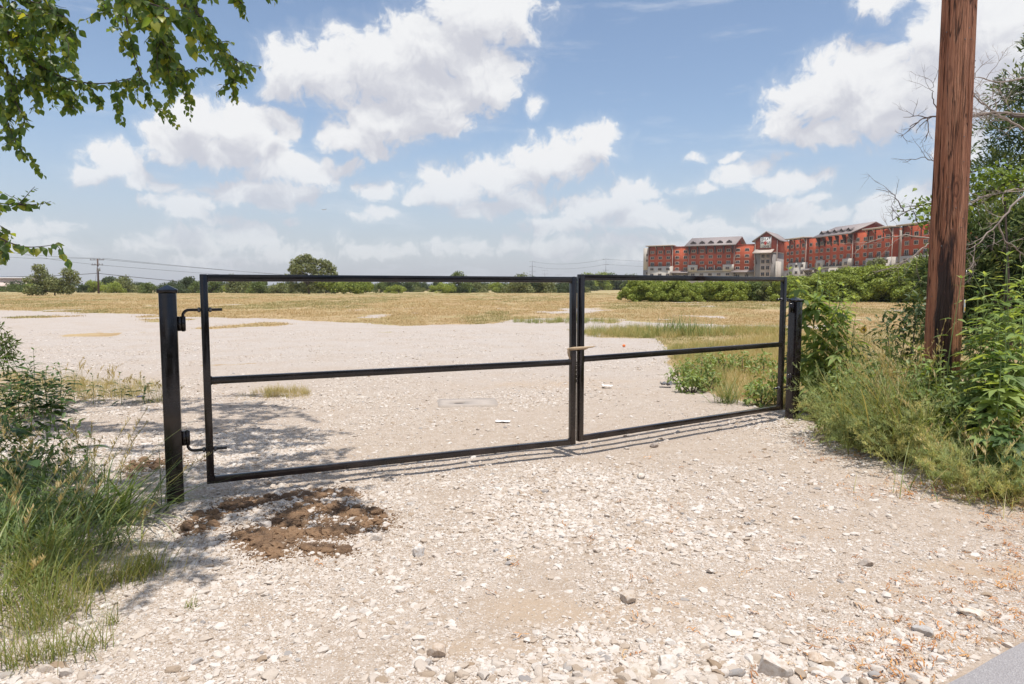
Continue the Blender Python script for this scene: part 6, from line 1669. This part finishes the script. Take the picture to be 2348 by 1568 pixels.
    ends = [W(-150, -40, 4.7), W(-120, -90, 4.9), W(-140, 430, 4.4), W(-120, 500, 4.2), (-3.0, 5.0, 5.4), (-4.2, 7.4, 5.8), (-2.2, 4.4, 5.2), (-4.0, 4.2, 5.0), (-2.6, 6.6, 5.9)]
    for e in ends:
        e = np.array(e) - O; a = np.array([.05, 0, min(4.6, max(1.0, e[2] - .9))])
        m = (a + e) / 2 + np.array([0, 0, .25])
        lb.tube(spline([a, m, e], 10), np.linspace(.055, .012, 10), 8)
    lb.build('limbs', BARK, root, True)
    tw.build('twigs', TWIG, root, True)['kind'] = 'stuff'
    P = np.array(pos); A_ = np.array(al); N_ = np.array(nr); S = np.array(sz); T = np.array(tn)
    M = frames(A_, N_)
    # the 300 leaves that show largest are objects, the rest one mass
    rel = P - np.array([0, 0, H]); fw = rel[:, 1] * cp - rel[:, 2] * sp; up = rel[:, 1] * sp + rel[:, 2] * cp
    px = CX + F * rel[:, 0] / fw; py = CY - F * up / fw
    vis = (fw > 1) & (px > -5) & (px < 700) & (py > -5) & (py < 640)
    score = np.where(vis, S / fw, 0); order = np.argsort(-score); top = order[:298]; rest = order[298:]
    print('tree leaves', len(P), vis.sum())
    lm = mesh_np('leaf', OVATE[0], [OVATE[1]], ELM_O, None, True)
    for i in top:
        o = obj('leaf', lm, root)
        o.matrix_local = Matrix.Translation(P[i] - O) @ Matrix(M[i].tolist()).to_4x4() @ Matrix.Scale(S[i], 4)
    small = lobe(1, 0.41, 0, 5, 0.20, 0.25, 0.36)
    V, Fs, tt = stamp(small[0], [small[1]], P[rest] - O, M[rest], S[rest], T[rest])
    o = obj('foliage', mesh_np('foliage', V, Fs, ELM_A, tt, True), root); o['kind'] = 'stuff'
overhanging_tree()

# ------------------------------------------------------------------ juniper, dead branches and vine on the right
JUN = leafmat('juniper_sprays', [(0.047, 0.078, 0.037), (0.086, 0.128, 0.056), (0.149, 0.196, 0.072), (0.265, 0.296, 0.097), (0.374, 0.390, 0.133)], 'attr', 0.15, 0.7, (1.2, 1.15, .6), .1)
def juniper(loc, label, clumps, n, seed, h):
    o = thing('juniper_tree', label, 'tree', (loc[0], loc[1], 0), 0, 'junipers on the right')
    r = np.random.default_rng(seed); cc = np.array(clumps, float)
    w = cc[:, 3] ** 2; k = r.choice(len(cc), n, p=w / w.sum())
    d = unit(r.normal(size=(n, 3))); q = r.random(n) ** .4
    spr = cc[k, :3] + d * (cc[k, 3] * q * (0.7 + .5 * fbm(d[:, 0] * 3 + k, d[:, 2] * 3 + d[:, 1], 3, 7)))[:, None] * [1, 1, .75]
    m = 9
    B = np.repeat(spr, m, 0) + r.normal(0, .045, (n * m, 3))
    out = np.repeat(unit(d + np.array([-.1, -.1, .15])), m, 0)
    a = unit(out + r.normal(0, .5, (n * m, 3)))
    M = frames(a, unit(r.normal(size=(n * m, 3)) + [0, 0, .4]))
    TV = np.array([(-.10, 0, 0), (.10, 0, 0), (.13, .5, 0), (0, 1, .03), (-.13, .5, 0)])
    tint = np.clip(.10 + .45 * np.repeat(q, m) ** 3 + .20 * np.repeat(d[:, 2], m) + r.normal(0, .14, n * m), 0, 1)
    V, Fs, tt = stamp(TV, [np.array([(0, 1, 2, 4)]), np.array([(4, 2, 3)])], B, M, r.uniform(.05, .11, n * m), tint)
    t2 = np.concatenate([tint, tint])
    obj('foliage', mesh_np('foliage', V, Fs, JUN, t2), o)
    mb = MB(); mb.tube([(0, 0, -.2), (.05, 0, h * .4), (0, 0, h * .75)], [.14, .10, .03], 10)
    for c in clumps: mb.tube([(0, 0, max(.3, c[2] - .5)), (c[0] * .5, c[1] * .5, c[2] - .15), tuple(c[:3])], [.035, .022, .008], 5)
    mb.build('trunk', BARK, o, True)
p = W(2420, 660, 11.0)
juniper((p[0], p[1]), 'tall dark juniper rising at the right picture edge behind the pole',
        [(-.35,0,5.3,.45),(.1,0,5.8,.5),(-.75,0,4.65,.5),(-.2,0,4.6,.7),(-1.05,0,3.95,.5),(-.5,.2,3.9,.7),(-1.1,0,3.35,.45),(-.3,0,3.3,.8),(-.9,0,2.75,.5),(.3,0,4.0,.9),(.6,0,5.0,.8),(.4,0,2.6,1.0),(-.3,.4,2.2,.8)], 2300, 401, 5.8)
p = W(2300, 660, 9.6)
juniper((p[0], p[1]), 'lower dense juniper mass between the pole and the right edge',
        [(-.35,.2,2.25,.5),(.2,.3,2.4,.55),(-.55,.3,1.7,.55),(.1,.2,1.75,.6),(.6,.3,1.9,.6),(-.4,.3,1.1,.6),(.3,.2,1.1,.6),(.8,.3,1.2,.6),(.8,.3,2.6,.4)], 2600, 402, 2.6)
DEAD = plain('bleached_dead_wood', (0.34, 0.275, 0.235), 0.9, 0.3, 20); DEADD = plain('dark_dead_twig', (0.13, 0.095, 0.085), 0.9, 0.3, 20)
def dead_branches():
    o = thing('dead_tree', 'bare dead branches reaching out left and right of the pole', 'dead tree', tuple(W(2420, 660, 9.2) * [1, 1, 0]))
    O = np.array(o.location); mb = MB(); mb2 = MB(); mb3 = MB()
    r = np.random.default_rng(77)
    def walk(p, d, L, rad, depth, m):
        n = 7; pts = [p]; q = p.copy(); dd = d.copy()
        for k in range(n):
            dd = unit(dd + r.normal(0, .16, 3) + np.array([0, 0, -.01])); q = q + dd * L / n; pts.append(q)
        m.tube(np.array(pts) - O, np.linspace(rad, rad * .35, n + 1), 5 if rad > .006 else 3, False)
        if depth > 0:
            for k in range(r.integers(3, 6)):
                i = r.integers(2, n); walk(pts[i], unit(dd + r.normal(0, .75, 3) * [1, .7, 1]), L * r.uniform(.3, .6), rad * .5, depth - 1, m)
    def line(pts, rad, m, twig=.35, nt=6, depth=1):
        P = np.array([W(*q) for q in pts])
        t = np.linspace(0, len(P) - 1, 4 * len(P)); i = np.minimum(t.astype(int), len(P) - 2); f = (t - i)[:, None]
        q = P[i] * (1 - f) + P[i + 1] * f + r.normal(0, .008, (len(t), 3))
        m.tube(q - O, np.linspace(rad, rad * .3, len(q)), 6, False)
        for k in range(nt):
            j = r.integers(len(q) // 4, len(q) - 1); dd = unit(q[min(j + 1, len(q) - 1)] - q[j - 1])
            walk(q[j], unit(dd + r.normal(0, .7, 3) * [1, .5, 1]), twig * r.uniform(.5, 1.2), rad * .38, depth, m)
    # dark ones against the sky, left of the pole
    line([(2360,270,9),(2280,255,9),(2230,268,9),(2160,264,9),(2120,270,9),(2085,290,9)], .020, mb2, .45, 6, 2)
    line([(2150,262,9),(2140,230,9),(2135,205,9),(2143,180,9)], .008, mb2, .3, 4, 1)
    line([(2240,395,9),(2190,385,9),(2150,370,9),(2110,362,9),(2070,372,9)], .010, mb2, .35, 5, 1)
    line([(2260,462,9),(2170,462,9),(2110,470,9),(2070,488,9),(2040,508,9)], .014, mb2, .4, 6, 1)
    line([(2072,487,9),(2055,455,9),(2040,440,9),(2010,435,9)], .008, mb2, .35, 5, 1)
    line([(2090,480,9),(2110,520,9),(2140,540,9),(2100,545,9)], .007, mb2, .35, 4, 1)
    # pale ones
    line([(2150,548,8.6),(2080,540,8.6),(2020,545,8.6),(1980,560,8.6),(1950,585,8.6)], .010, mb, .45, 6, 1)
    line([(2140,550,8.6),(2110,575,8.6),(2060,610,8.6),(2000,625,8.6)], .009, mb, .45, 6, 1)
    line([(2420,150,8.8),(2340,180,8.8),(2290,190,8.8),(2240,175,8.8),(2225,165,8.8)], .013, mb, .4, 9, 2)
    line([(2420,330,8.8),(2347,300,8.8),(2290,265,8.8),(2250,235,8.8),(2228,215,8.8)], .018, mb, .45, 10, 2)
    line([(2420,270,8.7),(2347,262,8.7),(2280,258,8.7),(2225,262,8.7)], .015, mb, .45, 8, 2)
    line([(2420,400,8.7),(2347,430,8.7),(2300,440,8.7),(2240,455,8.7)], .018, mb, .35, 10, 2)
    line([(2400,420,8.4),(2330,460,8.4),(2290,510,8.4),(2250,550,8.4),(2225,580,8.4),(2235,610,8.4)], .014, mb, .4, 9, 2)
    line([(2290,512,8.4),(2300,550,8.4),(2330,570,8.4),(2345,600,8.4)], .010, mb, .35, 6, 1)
    mb3.tube([(0, 0, -.2), (.05, .05, 1.2), (-.02, 0, 2.6), (.05, 0, 4.2)], [.10, .08, .06, .03], 8)
    mb3.build('trunk', DEAD, o, True); mb.build('pale_branches', DEAD, o); mb2.build('dark_branches', DEADD, o)
dead_branches()
def vine():
    p = W(2310, 660, 9.0)
    m = leafmat('vine_leaf', [(.10, .16, .035), (.16, .23, .05), (.24, .30, .07)], 'attr', .4, .45, (1.5, 1.4, .5))
    o = thing('vine', 'bright yellow-green leafy vine draped over the juniper right of the pole', 'vine', (p[0], p[1], 0))
    r = np.random.default_rng(55); n = 1100
    ctr = np.array([W(2260, 405, 8.9), W(2300, 400, 8.9), W(2340, 410, 8.9), W(2245, 440, 8.9), W(2290, 430, 8.9), W(2130, 470, 8.9), W(2145, 500, 8.9), W(2240, 470, 8.9), W(2380, 400, 8.9)]) - np.array(o.location)
    k = r.integers(0, len(ctr), n); pos = ctr[k] + r.normal(0, 1, (n, 3)) * [.16, .16, .07]
    M = frames(unit(r.normal(size=(n, 3)) + [0, -.3, -.5]), unit(r.normal(size=(n, 3)) * .5 + [0, -.3, 1]))
    V, Fs, tt = stamp(OVATE[0], [OVATE[1]], pos, M, r.uniform(.04, .075, n), r.random(n))
    obj('foliage', mesh_np('foliage', V, Fs, m, tt, True), o)
    mb = MB()
    for j in range(len(ctr) - 1): mb.tube([ctr[j], (ctr[j] + ctr[j + 1]) / 2 + r.normal(0, .04, 3), ctr[j + 1]], .006, 5)
    mb.tube([(0, 0, 0), (.05, 0, 1.2), ctr[1]], .012, 6)
    mb.build('stem', TWIG, o, True)
vine()
# ------------------------------------------------------------------ summer haze
def make_haze():
    m = bpy.data.materials.new('haze_air'); m.use_nodes = True; t = m.node_tree; t.nodes.clear()
    v = nd(t, 'ShaderNodeVolumePrincipled', {'Color': rgb(0.93, 0.95, 1.0), 'Density': 0.00013, 'Anisotropy': 0.0})
    nd(t, 'ShaderNodeOutputMaterial', {'Volume': v.outputs[0]})
    mb = MB(); mb.box((-2300, -40, -3), (2300, 1500, 140))
    props(mb.build('haze', m), kind='stuff')
make_haze()
